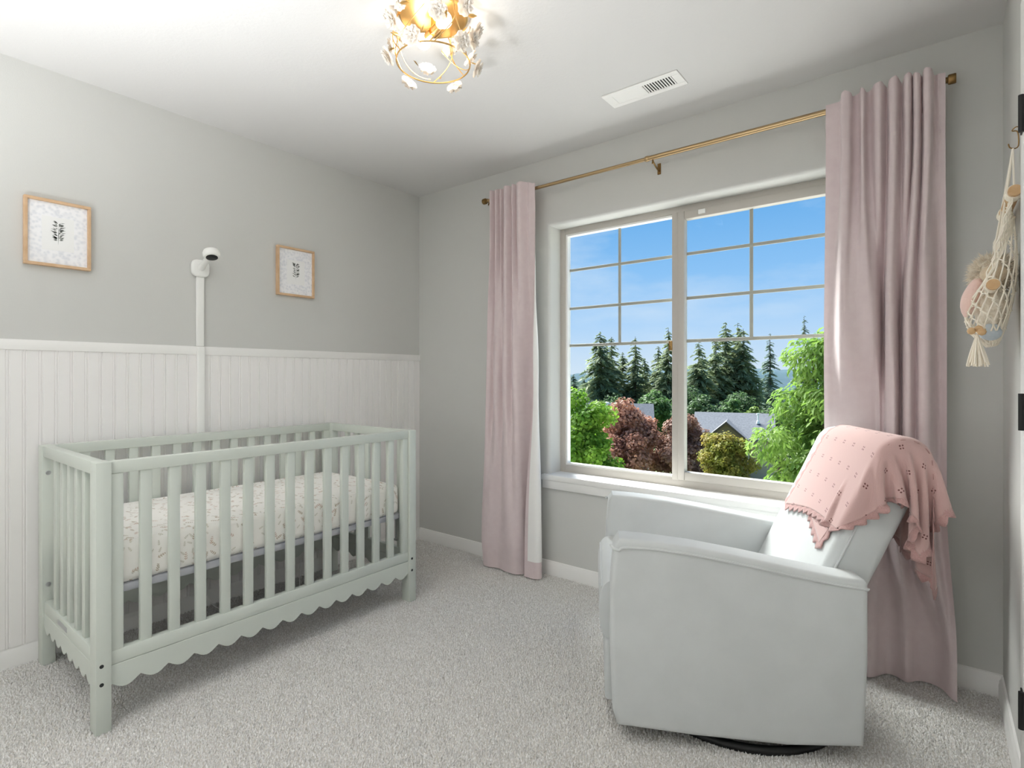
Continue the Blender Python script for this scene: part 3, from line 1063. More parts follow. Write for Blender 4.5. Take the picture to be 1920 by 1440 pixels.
# ------------------------------------------------------------------ ceiling vent
def build_vent():
    x0, x1, y0, y1 = -1.207, -0.852, 2.200, 2.330
    c = tag(empty('ceiling_vent', ((x0 + x1) / 2, (y0 + y1) / 2, ZC)), 'white rectangular louvred air vent in the ceiling near the window', 'vent')
    zf = ZC - 0.006
    ix0, ix1, iy0, iy1 = x0 + 0.042, x1 - 0.036, y0 + 0.026, y1 - 0.026
    xm = (ix0 + ix1) / 2
    for lo, hi in (((x0, y0, zf), (x1, iy0, ZC)), ((x0, iy1, zf), (x1, y1, ZC)), ((x0, iy0, zf), (ix0, iy1, ZC)), ((ix1, iy0, zf), (x1, iy1, ZC)), ((xm - .006, iy0, zf), (xm + .006, iy1, ZC))):
        box('frame_bar', lo, hi, 'white_trim', c, 0.0015, 1)
    box('duct_shade', (ix0, iy0, ZC - 0.0006), (ix1, iy1, ZC - 0.0001), 'void_shade', c)  # flat dark sheet, paints the shade of the opening behind the louvres
    for half in (0, 1):
        a, b = (ix0, xm - 0.006) if half == 0 else (xm + 0.006, ix1)
        n = 11
        w = (b - a) / n
        me = None
        t = R(30) if half == 0 else R(-38)
        hw = w * (0.66 if half == 0 else 0.36)
        dx, dz = hw * math.cos(t), hw * math.sin(t)
        me = bm_mesh('louvre_slat', prism_bm([(-dx, -dz * .2), (dx, dz * .2), (dx, dz * .2 + .0008), (-dx, -dz * .2 + .0008)], 1, iy0, iy1), 'white_trim', None)
        for k in range(n):
            put('louvre_slat', me, c, loc=(a + (k + 0.5) * w, 0, ZC - 0.0036))


build_vent()


# ------------------------------------------------------------------ pictures
def lace_mat():
    m = mat('lace_paper', rgb(224, 226, 232), 0.8)
    nt = m.node_tree
    N, L = nt.nodes.new, nt.links.new
    tc = N('ShaderNodeTexCoord')
    vo = N('ShaderNodeTexVoronoi')
    vo.feature = 'SMOOTH_F1'
    vo.inputs['Scale'].default_value = 85
    L(tc.outputs['Object'], vo.inputs['Vector'])
    rp = N('ShaderNodeValToRGB')
    rp.color_ramp.elements[0].color = rgb(222, 224, 230)
    rp.color_ramp.elements[0].position = 0.15
    rp.color_ramp.elements[1].color = rgb(240, 240, 243)
    rp.color_ramp.elements[1].position = 0.55
    L(vo.outputs['Distance'], rp.inputs[0])
    L(rp.outputs[0], nt.nodes['Principled BSDF'].inputs['Base Color'])


lace_mat()


def build_picture(ya, yb, za, zb, label, seed):
    X = XL
    c = tag(empty('picture_frame', (X, (ya + yb) / 2, za)), label, 'picture', 'oak framed botanical prints on the crib wall')
    d, w = 0.024, 0.012
    box('frame_rail', (X + .001, ya, zb - w), (X + d, yb, zb), 'oak', c, 0.0015, 1)
    box('frame_rail', (X + .001, ya, za), (X + d, yb, za + w), 'oak', c, 0.0015, 1)
    box('frame_stile', (X + .001, ya, za + w), (X + d, ya + w, zb - w), 'oak', c, 0.0015, 1)
    box('frame_stile', (X + .001, yb - w, za + w), (X + d, yb, zb - w), 'oak', c, 0.0015, 1)
    box('mat_board', (X + .002, ya + w, za + w), (X + .013, yb - w, zb - w), 'lace_paper', c)
    iy, iz = (yb - ya) * 0.26, (zb - za) * 0.25
    pr = box('print', (X + .013, ya + iy, za + iz), (X + .0136, yb - iy, zb - iz), 'paper', c)
    # the drawn sprig: stem and leaf strokes, flat print
    rnd = random.Random(seed)
    yc, zc = (ya + yb) / 2, za + (zb - za) * 0.33
    V, F = [], []
    xx = X + 0.0139

    def stroke(p, q, wd):
        p, q = Vector((0, *p)), Vector((0, *q))
        t = (q - p)
        n = Vector((0, -t.z, t.y)).normalized() * wd
        m_ = (p + q) / 2
        k = len(V)
        for a in (p, m_ + n, q, m_ - n):
            V.append((xx, a.y, a.z))
        F.append((k, k + 1, k + 2, k + 3))
    stroke((yc, zc), (yc + .002, zc + .085), .0012)
    for i in range(64):
        h = rnd.uniform(.022, .100)
        a = rnd.choice((-1, 1))
        r = rnd.uniform(.001, .020) * (1.0 if h > .04 else .8)
        p = (yc + a * r * .35, zc + h - .004)
        stroke(p, (yc + a * (r + .007), zc + h + rnd.uniform(-.002, .007)), rnd.uniform(.0012, .0026))
    put('sprig_drawing', mesh('sprig_drawing', V, F, 'ink'), pr)


build_picture(0.503, 0.724, 1.617, 1.895, 'oak framed grey sprig print nearest the left edge of the room', 1)
build_picture(1.571, 1.800, 1.617, 1.895, 'oak framed grey sprig print between baby monitor and window corner', 4)


# ------------------------------------------------------------------ baby monitor and its cable cover
def build_monitor():
    c = tag(empty('baby_monitor', (XL, 1.171, 1.655)), 'white wall-mounted baby monitor camera with black lens above the crib', 'camera')
    pts = [(1.171 + 0.042 * math.copysign(abs(math.cos(a)) ** 0.6, math.cos(a)), 1.699 + 0.043 * math.copysign(abs(math.sin(a)) ** 0.6, math.sin(a))) for a in np.linspace(0, 2 * math.pi, 33)[:-1]]
    put('wall_plate', bm_mesh('wall_plate', prism_bm(pts, 0, XL + 0.0005, XL + 0.026, 0.009, 4), 'plastic_white', 50), c)
    arm = crom([(XL + 0.018, 1.171, 1.700), (XL + 0.050, 1.171, 1.712), (XL + 0.095, 1.171, 1.736), (XL + 0.130, 1.171, 1.748)], 14)
    tube('arm', arm, [0.017] * 4 + [0.014] * 10, 'plastic_white', c, 16)
    # head: rounded disc looking down into the crib
    ax = Vector((0.36, -0.06, -0.93)).normalized()
    q = ax.to_track_quat('Z', 'Y')
    ctr = Vector((XL + 0.142, 1.171, 1.752))
    prof = [(0.004, -0.026), (0.022, -0.025), (0.034, -0.019), (0.0385, -0.008), (0.0385, 0.008), (0.035, 0.015), (0.030, 0.017), (0.002, 0.0175)]
    V, F = lathe_geo(prof, 28)
    hd = put('head', mesh('head', [q @ v + ctr for v in V], F, 'plastic_white', 50), c)
    V, F = lathe_geo([(0.026, 0.0172), (0.026, 0.0188), (0.020, 0.0205), (0.006, 0.0215)], 24)
    put('lens', mesh('lens', [q @ v + ctr for v in V], F, 'lens_black', 50), hd)
    # cable cover
    k = tag(empty('cable_cover', (XL, 1.172, 0.1)), 'white vertical cable cover strip below the baby monitor', 'cable cover')
    box('cover_strip', (XL + 0.0005, 1.154, 1.3095), (XL + 0.016, 1.190, 1.657), 'plastic_white', k, 0.004, 3)
    box('cover_strip', (XL + 0.0095, 1.154, 0.30), (XL + 0.026, 1.190, 1.3085), 'plastic_white', k, 0.004, 3)
    # cord from the strip down to the floor and an adapter
    cd = tag(empty('power_cord', (XL + 0.02, 1.17, 0.0)), 'thin white power cord trailing on the carpet under the crib', 'cord')
    pts = crom([(XL + 0.020, 1.172, 0.30), (XL + 0.03, 1.18, 0.12), (XL + 0.08, 1.21, 0.012), (XL + 0.20, 1.26, 0.006), (XL + 0.34, 1.33, 0.006), (XL + 0.42, 1.45, 0.006), (XL + 0.33, 1.55, 0.006), (XL + 0.20, 1.60, 0.01),
                (XL + 0.10, 1.66, 0.03), (XL + 0.04, 1.70, 0.20)], 60)
    tube('cable', pts, 0.0028, 'cord_white', cd, 8)
    box('adapter', (XL + 0.012, 1.68, 0.20), (XL + 0.045, 1.73, 0.26), 'cord_white', cd, 0.005, 2)


build_monitor()


# ------------------------------------------------------------------ hanging macrame toy hammock
def build_hammock():
    hk = tag(empty('wall_hook', (XR, 2.124, 1.85)), 'small bent steel hook on the right wall holding the toy hammock', 'hook')
    hx, hy, hz = XR - 0.004, 2.124, 1.848
    g = Geo()
    g.tube(crom([(XR - 0.001, hy, hz + .028), (XR - .010, hy - .004, hz + .030), (XR - .018, hy, hz + .022), (XR - .006, hy, hz + .016), (XR - .004, hy, hz - .020), (XR - .010, hy, hz - .030), (XR - .022, hy, hz - .026),
                 (XR - .026, hy, hz - .014)], 26), 0.0018, 6)
    g.build('hook_wire', 'brass_dark', hk)
    c = tag(empty('toy_hammock', (0.13, 2.122, 1.2)), 'cream macrame toy hammock on two wooden dowels hanging on the right wall', 'hammock')
    ya, yb = 1.972, 2.292
    D1, D2 = (0.166, 1.660), (0.122, 1.412)
    for (x, z) in (D1, D2):
        tube('dowel', [(x, ya, z), (x, yb, z)], 0.0145, 'dowel', c, 16)
    knot = (hx - 0.012, hy, hz - 0.030)
    for (x, z) in (D1, D2):
        for y in (ya + 0.03, yb - 0.03):
            pt = crom([knot, ((x + knot[0]) / 2, (y + knot[1]) / 2, (z + knot[2]) / 2), (x, y, z + 0.012)], 10)
            tube('hanging_cord', pt, 0.0026, 'rope', c, 6)
    # open net pouch slung between the dowels
    pc = (0.130, 2.124)

    def surf(ph, t):
        """ph round the pouch, t from the rim (0) to the bottom (1)"""
        cx_, sy_ = math.cos(ph), math.sin(ph)
        rim = 1.505 + 0.115 * cx_ - 0.03 * abs(sy_)
        zb = 1.246
        z = rim + (zb - rim) * t
        prof = (1 - t ** 2.6) ** 0.5 * (0.92 + 0.20 * math.sin(math.pi * min(t * 1.1, 1)))
        rx = 0.048 + 0.010 * (cx_ < 0)
        return (min(pc[0] + rx * cx_ * prof, XR - 0.006), pc[1] + 0.128 * sy_ * prof, z)
    net = Geo()
    n = 15
    for k in range(n):
        for sg in (1, -1):
            pts = []
            for q in range(41):
                t = q / 40
                zig = abs(((t * 7) % 2) - 1)
                zig = zig * zig * (3 - 2 * zig)
                pts.append(surf(2 * math.pi * (k + sg * 0.5 * zig) / n, min(t, 0.985)))
            net.tube(pts, 0.0021, 5)
    for t in (0.0, 0.02):
        net.tube([surf(a, t) for a in np.linspace(0, 2 * math.pi, 41)[:-1]], 0.0028, 5, True)
    net.build('net', 'rope', c)
    kn = Geo()
    for k in range(n):
        for m_ in range(0, 8):
            t = min(m_ / 7, 0.97)
            p = surf(2 * math.pi * (k + (0.5 if m_ % 2 == 0 else 0.0)) / n, t)
            kn.add([Vector(p) + Vector(q) * 0.0048 for q in ((1, 0, 0), (-1, 0, 0), (0, 1, 0), (0, -1, 0), (0, 0, 1), (0, 0, -1))],
                   [(0, 2, 4), (2, 1, 4), (1, 3, 4), (3, 0, 4), (2, 0, 5), (1, 2, 5), (3, 1, 5), (0, 3, 5)])
    tag(kn.build('knots', 'rope', c), kind='stuff')
    # knotted cords running from the rear dowel down to the rim, and wraps on the dowels
    rn = random.Random(11)
    st = Geo()
    for k in range(26):
        u = k / 25
        y = ya + 0.016 + u * (yb - ya - 0.032)
        ph = math.pi * (-0.62 + 1.24 * u)
        a, b = Vector((D1[0] - 0.004, y, D1[1] - 0.012)), Vector(surf(ph, 0.0))
        pts = []
        for q in range(13):
            t = q / 12
            p = a.lerp(b, t)
            p.x = min(p.x + 0.004 * math.sin(t * 19 + k * 1.7), XR - 0.006)
            p.y += 0.0055 * math.sin(t * 23 + k * 2.1)
            pts.append(p)
        st.tube(pts, 0.0022, 5)
    for k in range(12):
        u = k / 11
        y = ya + 0.02 + u * (yb - ya - 0.04)
        a, b = Vector((D2[0] - 0.008, y, D2[1] - 0.010)), Vector(surf(math.pi * (1 + 0.5 * (u - 0.5)), 0.22))
        st.tube([a, a.lerp(b, 0.5) + Vector((-0.004, 0, 0)), b], 0.0024, 5)
    st.build('macrame_cords', 'rope', c)
    for (x, z) in (D1, D2):
        for end in (0, 1):
            w = [(x + 0.0163 * math.cos(a), (ya + 0.014 + a * 0.0006) if end == 0 else (yb - 0.014 - a * 0.0006), z + 0.0163 * math.sin(a)) for a in np.linspace(0, 24 * math.pi, 160)]
            tube('dowel_wrap', w, 0.0022, 'rope', c, 5)
    # tassel with wooden beads at the front corner
    rnd = random.Random(3)
    tx, ty, tz = 0.090, 2.017, 1.285
    ts = Geo()
    for k in range(42):
        a, s = rnd.uniform(0, 6.28), rnd.uniform(0.2, 1)
        ex, ey = 0.026 * s * math.cos(a), 0.026 * s * math.sin(a)
        ts.tube(crom([(tx, ty, tz - 0.005), (tx + ex * .35, ty + ey * .35, tz - 0.03), (tx + ex * .8, ty + ey * .8, tz - 0.065), (tx + ex * 1.1, ty + ey * 1.1, tz - rnd.uniform(0.085, 0.098))], 7), 0.0024, 5)
    ts.build('tassel', 'rope', c)
    for k, (dx, dy, dz) in enumerate(((-0.012, -0.006, 0.004), (0.010, -0.012, 0.000), (0.004, 0.012, 0.010))):
        V, F = lathe_geo([(0.002, -0.010), (0.008, -0.007), (0.0105, 0.0), (0.008, 0.007), (0.002, 0.010)], 14, (tx + dx, ty + dy, tz + dz))
        put('bead', mesh('bead', V, F, 'dowel', 50), c)

    # toys in it
    def blob(ctr, rad, seed, amp=0.07, sub=4):
        bm = bmesh.new()
        bmesh.ops.create_icosphere(bm, subdivisions=sub, radius=1.0)
        rr = random.Random(seed)
        ph = [rr.uniform(0, 6) for _ in range(6)]
        for v in bm.verts:
            d = v.co.normalized()
            k = 1 + amp * (math.sin(13 * d.x + ph[0]) * math.sin(12 * d.y + ph[1]) + math.sin(23 * d.z + ph[2]) * math.sin(21 * d.x + ph[3]) * 0.7 + rr.uniform(-.35, .35))
            v.co = Vector((ctr[0] + d.x * rad[0] * k, ctr[1] + d.y * rad[1] * k, ctr[2] + d.z * rad[2] * k))
        return bm
    p = tag(empty('plush_lamb', (0.13, 2.122, 1.27)), 'fluffy cream plush lamb with pink ears sitting in the toy hammock', 'soft toy')
    hd = put('head', bm_mesh('head', blob((0.128, 2.122, 1.462), (0.048, 0.064, 0.050), 1, 0.06), 'plush_cream', 80), p)
    rg = np.random.default_rng(4)
    nf = 5200
    d = rg.normal(size=(nf, 3))
    d /= np.linalg.norm(d, axis=1, keepdims=True)
    base = np.array([0.128, 2.122, 1.462]) + d * np.array([0.048, 0.064, 0.050]) * 0.97
    t1 = np.cross(d, rg.normal(size=(nf, 3)))
    t1 /= np.linalg.norm(t1, axis=1, keepdims=True) + 1e-9
    tip = base + (d + rg.normal(0, 0.55, (nf, 3))) * rg.uniform(0.006, 0.014, nf)[:, None]
    tip[:, 0] = np.minimum(tip[:, 0], XR - 0.003)
    FV = np.stack([base + t1 * 0.0016, tip, base - t1 * 0.0016], 1).reshape(-1, 3)
    tag(put('fleece', fast_mesh('fleece', FV, np.arange(nf * 3).reshape(-1, 3), 'plush_cream'), hd), kind='stuff')
    put('body', bm_mesh('body', blob((0.128, 2.122, 1.365), (0.040, 0.075, 0.080), 2, 0.05), 'plush_cream', 80), p)
    put('muzzle', bm_mesh('muzzle', blob((0.128, 2.057, 1.452), (0.030, 0.020, 0.028), 3, 0.02), 'plush_tan', 80), p)

    def ear(pts, r, name='ear'):
        V, F = tube_geo(crom(pts, 12), [r * q for q in (.35, .6, .8, .95, 1, 1.05, 1.1, 1.1, 1.05, .95, .7, .25)], 14)
        put(name, mesh(name, V, F, 'plush_pink', 60), p)
    ear([(0.108, 2.087, 1.450), (0.092, 2.084, 1.425), (0.076, 2.084, 1.385), (0.068, 2.084, 1.335)], 0.0185)
    ear([(0.108, 2.177, 1.450), (0.095, 2.187, 1.425), (0.088, 2.190, 1.395), (0.084, 2.190, 1.35)], 0.0185)
    o = tag(put('soft_ball', bm_mesh('soft_ball', blob((0.122, 2.067, 1.287), (0.026, 0.028, 0.024), 5, 0.05, 3), 'plush_blue', 80)), 'small pale blue knobbly toy at the bottom of the hammock', 'soft toy')


build_hammock()


# ------------------------------------------------------------------ blanket over the chair back
def drape(far, near, NX, NY, gap, z0, steps):
    """position-based cloth settled over the chair back, in chair coordinates; far/near: the sheet's two long edges, front to rear, laid flat over the ridge"""
    A, B, r, W = np.array(BACK_A), np.array(BACK_B), BACK_R + gap, BACK_W + gap - 0.002
    E0, E1 = crom(far, NX), crom(near, NX)
    v = np.linspace(0, 1, NY)[None, :, None]
    F2 = E0[:, None, :] * (1 - v) + E1[:, None, :] * v
    P = np.zeros((NX, NY, 3))
    P[..., :2] = F2
    P[..., 2] = z0 + 0.012 * np.sin(F2[..., 0] * 17 + 0.5) * np.sin(F2[..., 1] * 15)
    prev = P.copy()

    rest = []
    for di, dj in ((1, 0), (0, 1), (1, 1), (1, -1), (2, 0), (0, 2)):
        ii = np.arange(0, NX - di)
        jj = np.arange(max(0, -dj), NY - max(0, dj))
        I, J = np.ix_(ii, jj)
        D = np.full((NX, NY), 0.0)
        D[I, J] = np.linalg.norm(F2[np.ix_(ii + di, jj + dj)] - F2[I, J], axis=2)
        stiff = 1.0 if (abs(di) + abs(dj)) == 1 else (0.45 if di and dj else 0.55)
        rest.append((di, dj, D, stiff))

    def solve(P):
        for di, dj, D, st in rest:
            w = max(di, dj)
            for ph in (0, 1):
                ri, rj = np.arange(NX), np.arange(NY)
                if di:
                    ii = ri[((ri // di) % 2 == ph) & (ri + di < NX)]
                    jj = rj[(rj + dj >= 0) & (rj + dj < NY)]
                else:
                    jj = rj[((rj // dj) % 2 == ph) & (rj + dj < NY)]
                    ii = ri
                I, J = np.ix_(ii, jj)
                I2, J2 = np.ix_(ii + di, jj + dj)
                a, b = P[I, J], P[I2, J2]
                vv = b - a
                L_ = np.linalg.norm(vv, axis=2, keepdims=True) + 1e-9
                c = vv * (0.5 * st * (L_ - D[I, J][..., None]) / L_)
                P[I, J] = a + c
                P[I2, J2] = b - c

    def collide(P, prev):
        x, y, z = P[..., 0], P[..., 1], P[..., 2]
        # extruded capsule with rounded ends
        d = B - A
        t = np.clip(((x - A[0]) * d[0] + (z - A[1]) * d[1]) / (d @ d), 0, 1)
        cx_, cz_ = A[0] + d[0] * t, A[1] + d[1] * t
        ex, ez = x - cx_, z - cz_
        l2 = np.hypot(ex, ez) + 1e-9
        q1 = l2 - r
        q2 = np.abs(y) - W
        rd = 0.028
        o1, o2 = q1 + rd, q2 + rd
        outside = np.hypot(np.maximum(o1, 0), np.maximum(o2, 0)) - rd
        inside = np.minimum(np.maximum(o1, o2), 0)
        sd = outside + inside
        hit = sd < 0
        m1, m2 = np.maximum(o1, 0), np.maximum(o2, 0)
        both = (o1 > 0) & (o2 > 0)
        n1 = np.where(both, m1, (o1 >= o2).astype(float))
        n2 = np.where(both, m2, (o2 > o1).astype(float))
        nl = np.hypot(n1, n2) + 1e-9
        n1, n2 = n1 / nl, n2 / nl
        nrm = np.stack([ex / l2 * n1, np.sign(y) * n2, ez / l2 * n1], -1)
        push = np.where(hit, -sd, 0)[..., None]
        P += nrm * push
        # friction
        mv = P - prev
        P -= np.where(hit[..., None], (mv - nrm * (mv * nrm).sum(-1, keepdims=True)) * 0.85, 0)
        # arm top
        za = np.interp(-x, [-0.37, -0.12, 0.036, 0.188, 0.30, 0.385], [0.648, 0.632, 0.608, 0.581, 0.563, 0.553])
        am = (np.abs(y) > 0.258) & (np.abs(y) < 0.375) & (x > -0.385) & (x < 0.37) & (z < za + 0.004)
        P[..., 2] = np.where(am, za + 0.004, P[..., 2])

    g = -9.8 * (1 / 60.0) ** 2
    for it in range(steps):
        vel = (P - prev) * 0.95
        prev = P.copy()
        P = P + vel
        P[..., 2] += g * 0.30
        for k in range(6):
            solve(P)
            collide(P, prev)
    return P, F2


def blanket_mat():
    m = mat('blanket_knit', rgb(194, 161, 157), 0.95, spec=0.08, sheen=0.35)
    nt = m.node_tree
    N, L = nt.nodes.new, nt.links.new
    p = nt.nodes['Principled BSDF']
    uv = N('ShaderNodeUVMap')
    uv.uv_map = 'UVMap'

    def math_(op, a, b=None):
        n = N('ShaderNodeMath')
        n.operation = op
        for i, q in enumerate((a, b)):
            if q is None:
                continue
            if isinstance(q, (int, float)):
                n.inputs[i].default_value = q
            else:
                L(q, n.inputs[i])
        return n.outputs[0]
    sx = N('ShaderNodeSeparateXYZ')
    L(uv.outputs[0], sx.inputs[0])
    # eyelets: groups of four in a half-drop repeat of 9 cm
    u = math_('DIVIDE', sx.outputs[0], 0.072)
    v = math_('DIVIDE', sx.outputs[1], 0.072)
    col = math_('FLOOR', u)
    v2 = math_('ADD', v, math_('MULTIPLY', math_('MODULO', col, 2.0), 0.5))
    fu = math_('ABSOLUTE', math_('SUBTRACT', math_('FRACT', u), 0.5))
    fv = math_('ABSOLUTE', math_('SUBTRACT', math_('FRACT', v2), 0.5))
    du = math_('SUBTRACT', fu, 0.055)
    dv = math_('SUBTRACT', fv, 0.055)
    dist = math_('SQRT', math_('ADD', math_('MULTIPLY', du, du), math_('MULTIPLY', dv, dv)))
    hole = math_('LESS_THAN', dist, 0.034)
    tr = N('ShaderNodeBsdfTransparent')
    ms = N('ShaderNodeMixShader')
    # knit ribs
    wv = math_('SINE', math_('MULTIPLY', sx.outputs[0], 2100.0))
    wh = math_('SINE', math_('MULTIPLY', sx.outputs[1], 1700.0))
    bp = N('ShaderNodeBump')
    bp.inputs['Strength'].default_value = 0.25
    bp.inputs['Distance'].default_value = 0.001
    L(math_('ADD', math_('MULTIPLY', wv, wh), math_('MULTIPLY', hole, -6.0)), bp.inputs['Height'])
    L(bp.outputs[0], p.inputs['Normal'])
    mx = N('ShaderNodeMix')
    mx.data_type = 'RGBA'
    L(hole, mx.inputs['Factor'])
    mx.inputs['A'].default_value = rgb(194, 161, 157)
    mx.inputs['B'].default_value = rgb(112, 74, 72)  # shade inside the eyelets, painted as a darker pink
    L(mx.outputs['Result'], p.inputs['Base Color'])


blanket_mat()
mat('blanket_lace', rgb(194, 157, 153), 0.95, (500, 0.6), var=(420, rgb(174, 134, 131), 0.8), spec=0.08, sheen=0.3)


def build_blanket():
    under = drape([(-0.20, -0.03), (-0.45, -0.03), (-0.70, -0.03), (-0.90, -0.03)], [(-0.105, 0.170), (-0.30, 0.222), (-0.50, 0.238), (-0.72, 0.262), (-1.02, 0.33)], 46, 30, 0.005, 0.972, 190)
    over = drape([(-0.150, -0.195), (-0.36, -0.165), (-0.55, -0.135), (-0.72, -0.12), (-0.86, -0.11)], [(-0.235, 0.245), (-0.335, 0.318), (-0.445, 0.400), (-0.560, 0.470), (-0.680, 0.545)], 54, 50, 0.0115, 0.99, 240)
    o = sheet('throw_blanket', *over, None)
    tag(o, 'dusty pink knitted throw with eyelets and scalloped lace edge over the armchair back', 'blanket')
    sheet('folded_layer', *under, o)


def sheet(name, P, F2, parent):
    NX, NY = P.shape[:2]
    M = Matrix.Translation(CH) @ Matrix.Rotation(CH_RZ, 4, 'Z')
    Mn = np.array(M)
    W = P @ Mn[:3, :3].T + Mn[:3, 3]
    def up(A):
        B = np.zeros((A.shape[0] * 2 - 1,) + A.shape[1:])
        B[::2] = A
        Ap = np.concatenate([2 * A[:1] - A[1:2], A, 2 * A[-1:] - A[-2:-1]])
        B[1::2] = (-Ap[:-3] + 9 * Ap[1:-2] + 9 * Ap[2:-1] - Ap[3:]) / 16
        return B
    Wf = up(W)
    Wf = np.swapaxes(up(np.swapaxes(Wf, 0, 1)), 0, 1)
    n, m_ = Wf.shape[:2]
    du = np.gradient(Wf, axis=0)
    dv = np.gradient(Wf, axis=1)
    nr = np.cross(du, dv)
    nr /= np.linalg.norm(nr, axis=2, keepdims=True) + 1e-9
    th = 0.0018
    idx = np.arange(n * m_).reshape(n, m_)
    q = np.stack([idx[:-1, :-1].ravel(), idx[1:, :-1].ravel(), idx[1:, 1:].ravel(), idx[:-1, 1:].ravel()], 1)
    V = np.concatenate([(Wf + nr * th).reshape(-1, 3), (Wf - nr * th).reshape(-1, 3)])
    rim = []
    b = np.concatenate([idx[:, 0], idx[-1, 1:], idx[-2::-1, -1], idx[0, -2:0:-1]])
    bn = np.roll(b, -1)
    k = n * m_
    Q = np.concatenate([q, q[:, ::-1] + k, np.stack([b, b + k, bn + k, bn], 1)])
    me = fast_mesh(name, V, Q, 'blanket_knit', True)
    uv = me.uv_layers.new(name='UVMap')
    Ff = np.swapaxes(up(np.swapaxes(up(F2), 0, 1)), 0, 1).reshape(-1, 2) + 2.0
    UVv = np.concatenate([Ff, Ff])
    uv.data.foreach_set('uv', UVv[Q.ravel()].astype(np.float32).ravel())
    o = put(name, me, parent)
    # scalloped lace edging: outward fans along the border
    bp = Wf.reshape(-1, 3)[b]
    inn = np.concatenate([idx[:, 2], idx[-3, 1:], idx[-2::-1, -3], idx[2, -2:0:-1]])
    ip = Wf.reshape(-1, 3)[inn]
    out = bp - ip
    out /= np.linalg.norm(out, axis=1, keepdims=True) + 1e-9
    nb = nr.reshape(-1, 3)[b]
    seg = np.linalg.norm(np.roll(bp, -1, 0) - bp, axis=1)
    s = np.concatenate([[0], np.cumsum(seg)[:-1]])
    per = s[-1] / round(s[-1] / 0.040)
    tri = np.abs((s / per) % 1 - 0.5) * 2
    ext = 0.012 + 0.018 * (1 - tri ** 1.3)
    e1 = bp + out * (ext * 0.55)[:, None] + nb * (0.0014 * np.sin(s * 150))[:, None]
    e2 = bp + out * ext[:, None]
    off = 0.0012
    rows = [bp - out * 0.012, e1, e2]
    VV = np.concatenate([r_ + nb * off for r_ in rows] + [r_ - nb * off for r_ in rows])
    L_ = len(b)
    j = np.arange(L_)
    j2 = (j + 1) % L_
    FF = []
    for a in (0, 1):
        FF.append(np.stack([a * L_ + j, a * L_ + j2, (a + 1) * L_ + j2, (a + 1) * L_ + j], 1))
        FF.append(np.stack([(a + 3) * L_ + j, (a + 4) * L_ + j, (a + 4) * L_ + j2, (a + 3) * L_ + j2], 1))
    FF.append(np.stack([2 * L_ + j, 2 * L_ + j2, 5 * L_ + j2, 5 * L_ + j], 1))
    put('lace_edge', fast_mesh('lace_edge', VV, np.concatenate(FF), 'blanket_lace', False), o)
    return o


build_blanket()


# ------------------------------------------------------------------ outside
def ground_z(x, y):
    d = math.hypot(x, y)
    return float(np.interp(d, [0, 6, 12, 26, 55, 105, 200, 700], [-3.3, -3.4, -3.9, -5.2, -8.8, -14.0, -16.0, -22.0]))


def leaf_mat(name, c1, c2, scale, trans=0.45, rough=0.55):
    return mat(name, rgb(*c1), rough, None, var=(scale, rgb(*c2), 1.0), spec=0.25, trans=trans)


leaf_mat('leaf_bright', (96, 140, 41), (132, 167, 61), 2.2)
leaf_mat('leaf_pale', (113, 138, 62), (134, 157, 84), 1.2)
leaf_mat('leaf_red', (146, 100, 84), (190, 142, 118), 1.6, 0.35)
leaf_mat('leaf_bronze', (128, 92, 80), (168, 132, 114), 1.6, 0.35)
leaf_mat('leaf_yellow', (125, 132, 49), (157, 140, 68), 1.4)
leaf_mat('leaf_drooping', (98, 134, 54), (134, 162, 76), 2.6, 0.45)
leaf_mat('leaf_mid', (73, 105, 57), (97, 128, 74), 0.8)
leaf_mat('leaf_deep', (70, 96, 60), (90, 114, 74), 0.8)
leaf_mat('needle_dark', (128, 144, 112), (158, 168, 128), 0.35, 0.45)
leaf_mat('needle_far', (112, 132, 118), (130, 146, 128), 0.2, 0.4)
mat('bark', rgb(92, 78, 66), 0.9, (30, 0.6))
mat('grass', rgb(82, 100, 56), 0.95, (3, 0.4), var=(0.4, rgb(98, 110, 66), 1.0))
mat('bounce_pale', rgb(224, 221, 215), 0.9, (6, 0.3), var=(0.6, rgb(214, 210, 203), 1.0))  # pale colour of the added light-bouncing sheet below the window
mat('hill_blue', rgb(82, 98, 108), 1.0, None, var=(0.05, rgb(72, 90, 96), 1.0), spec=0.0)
mat('hill_green', rgb(66, 82, 72), 1.0, None, var=(0.1, rgb(54, 70, 62), 1.0), spec=0.0)
mat('shingle', rgb(112, 114, 120), 0.9, (25, 0.4), var=(6, rgb(96, 98, 105), 0.9))
mat('siding_brown', rgb(136, 116, 98), 0.8, (8, 0.1))
mat('siding_beige', rgb(196, 176, 152), 0.8, (8, 0.1))
mat('fascia', rgb(92, 76, 64), 0.7)
mat('house_glass', rgb(176, 184, 190), 0.2)
mat('blind', rgb(190, 178, 160), 0.7)


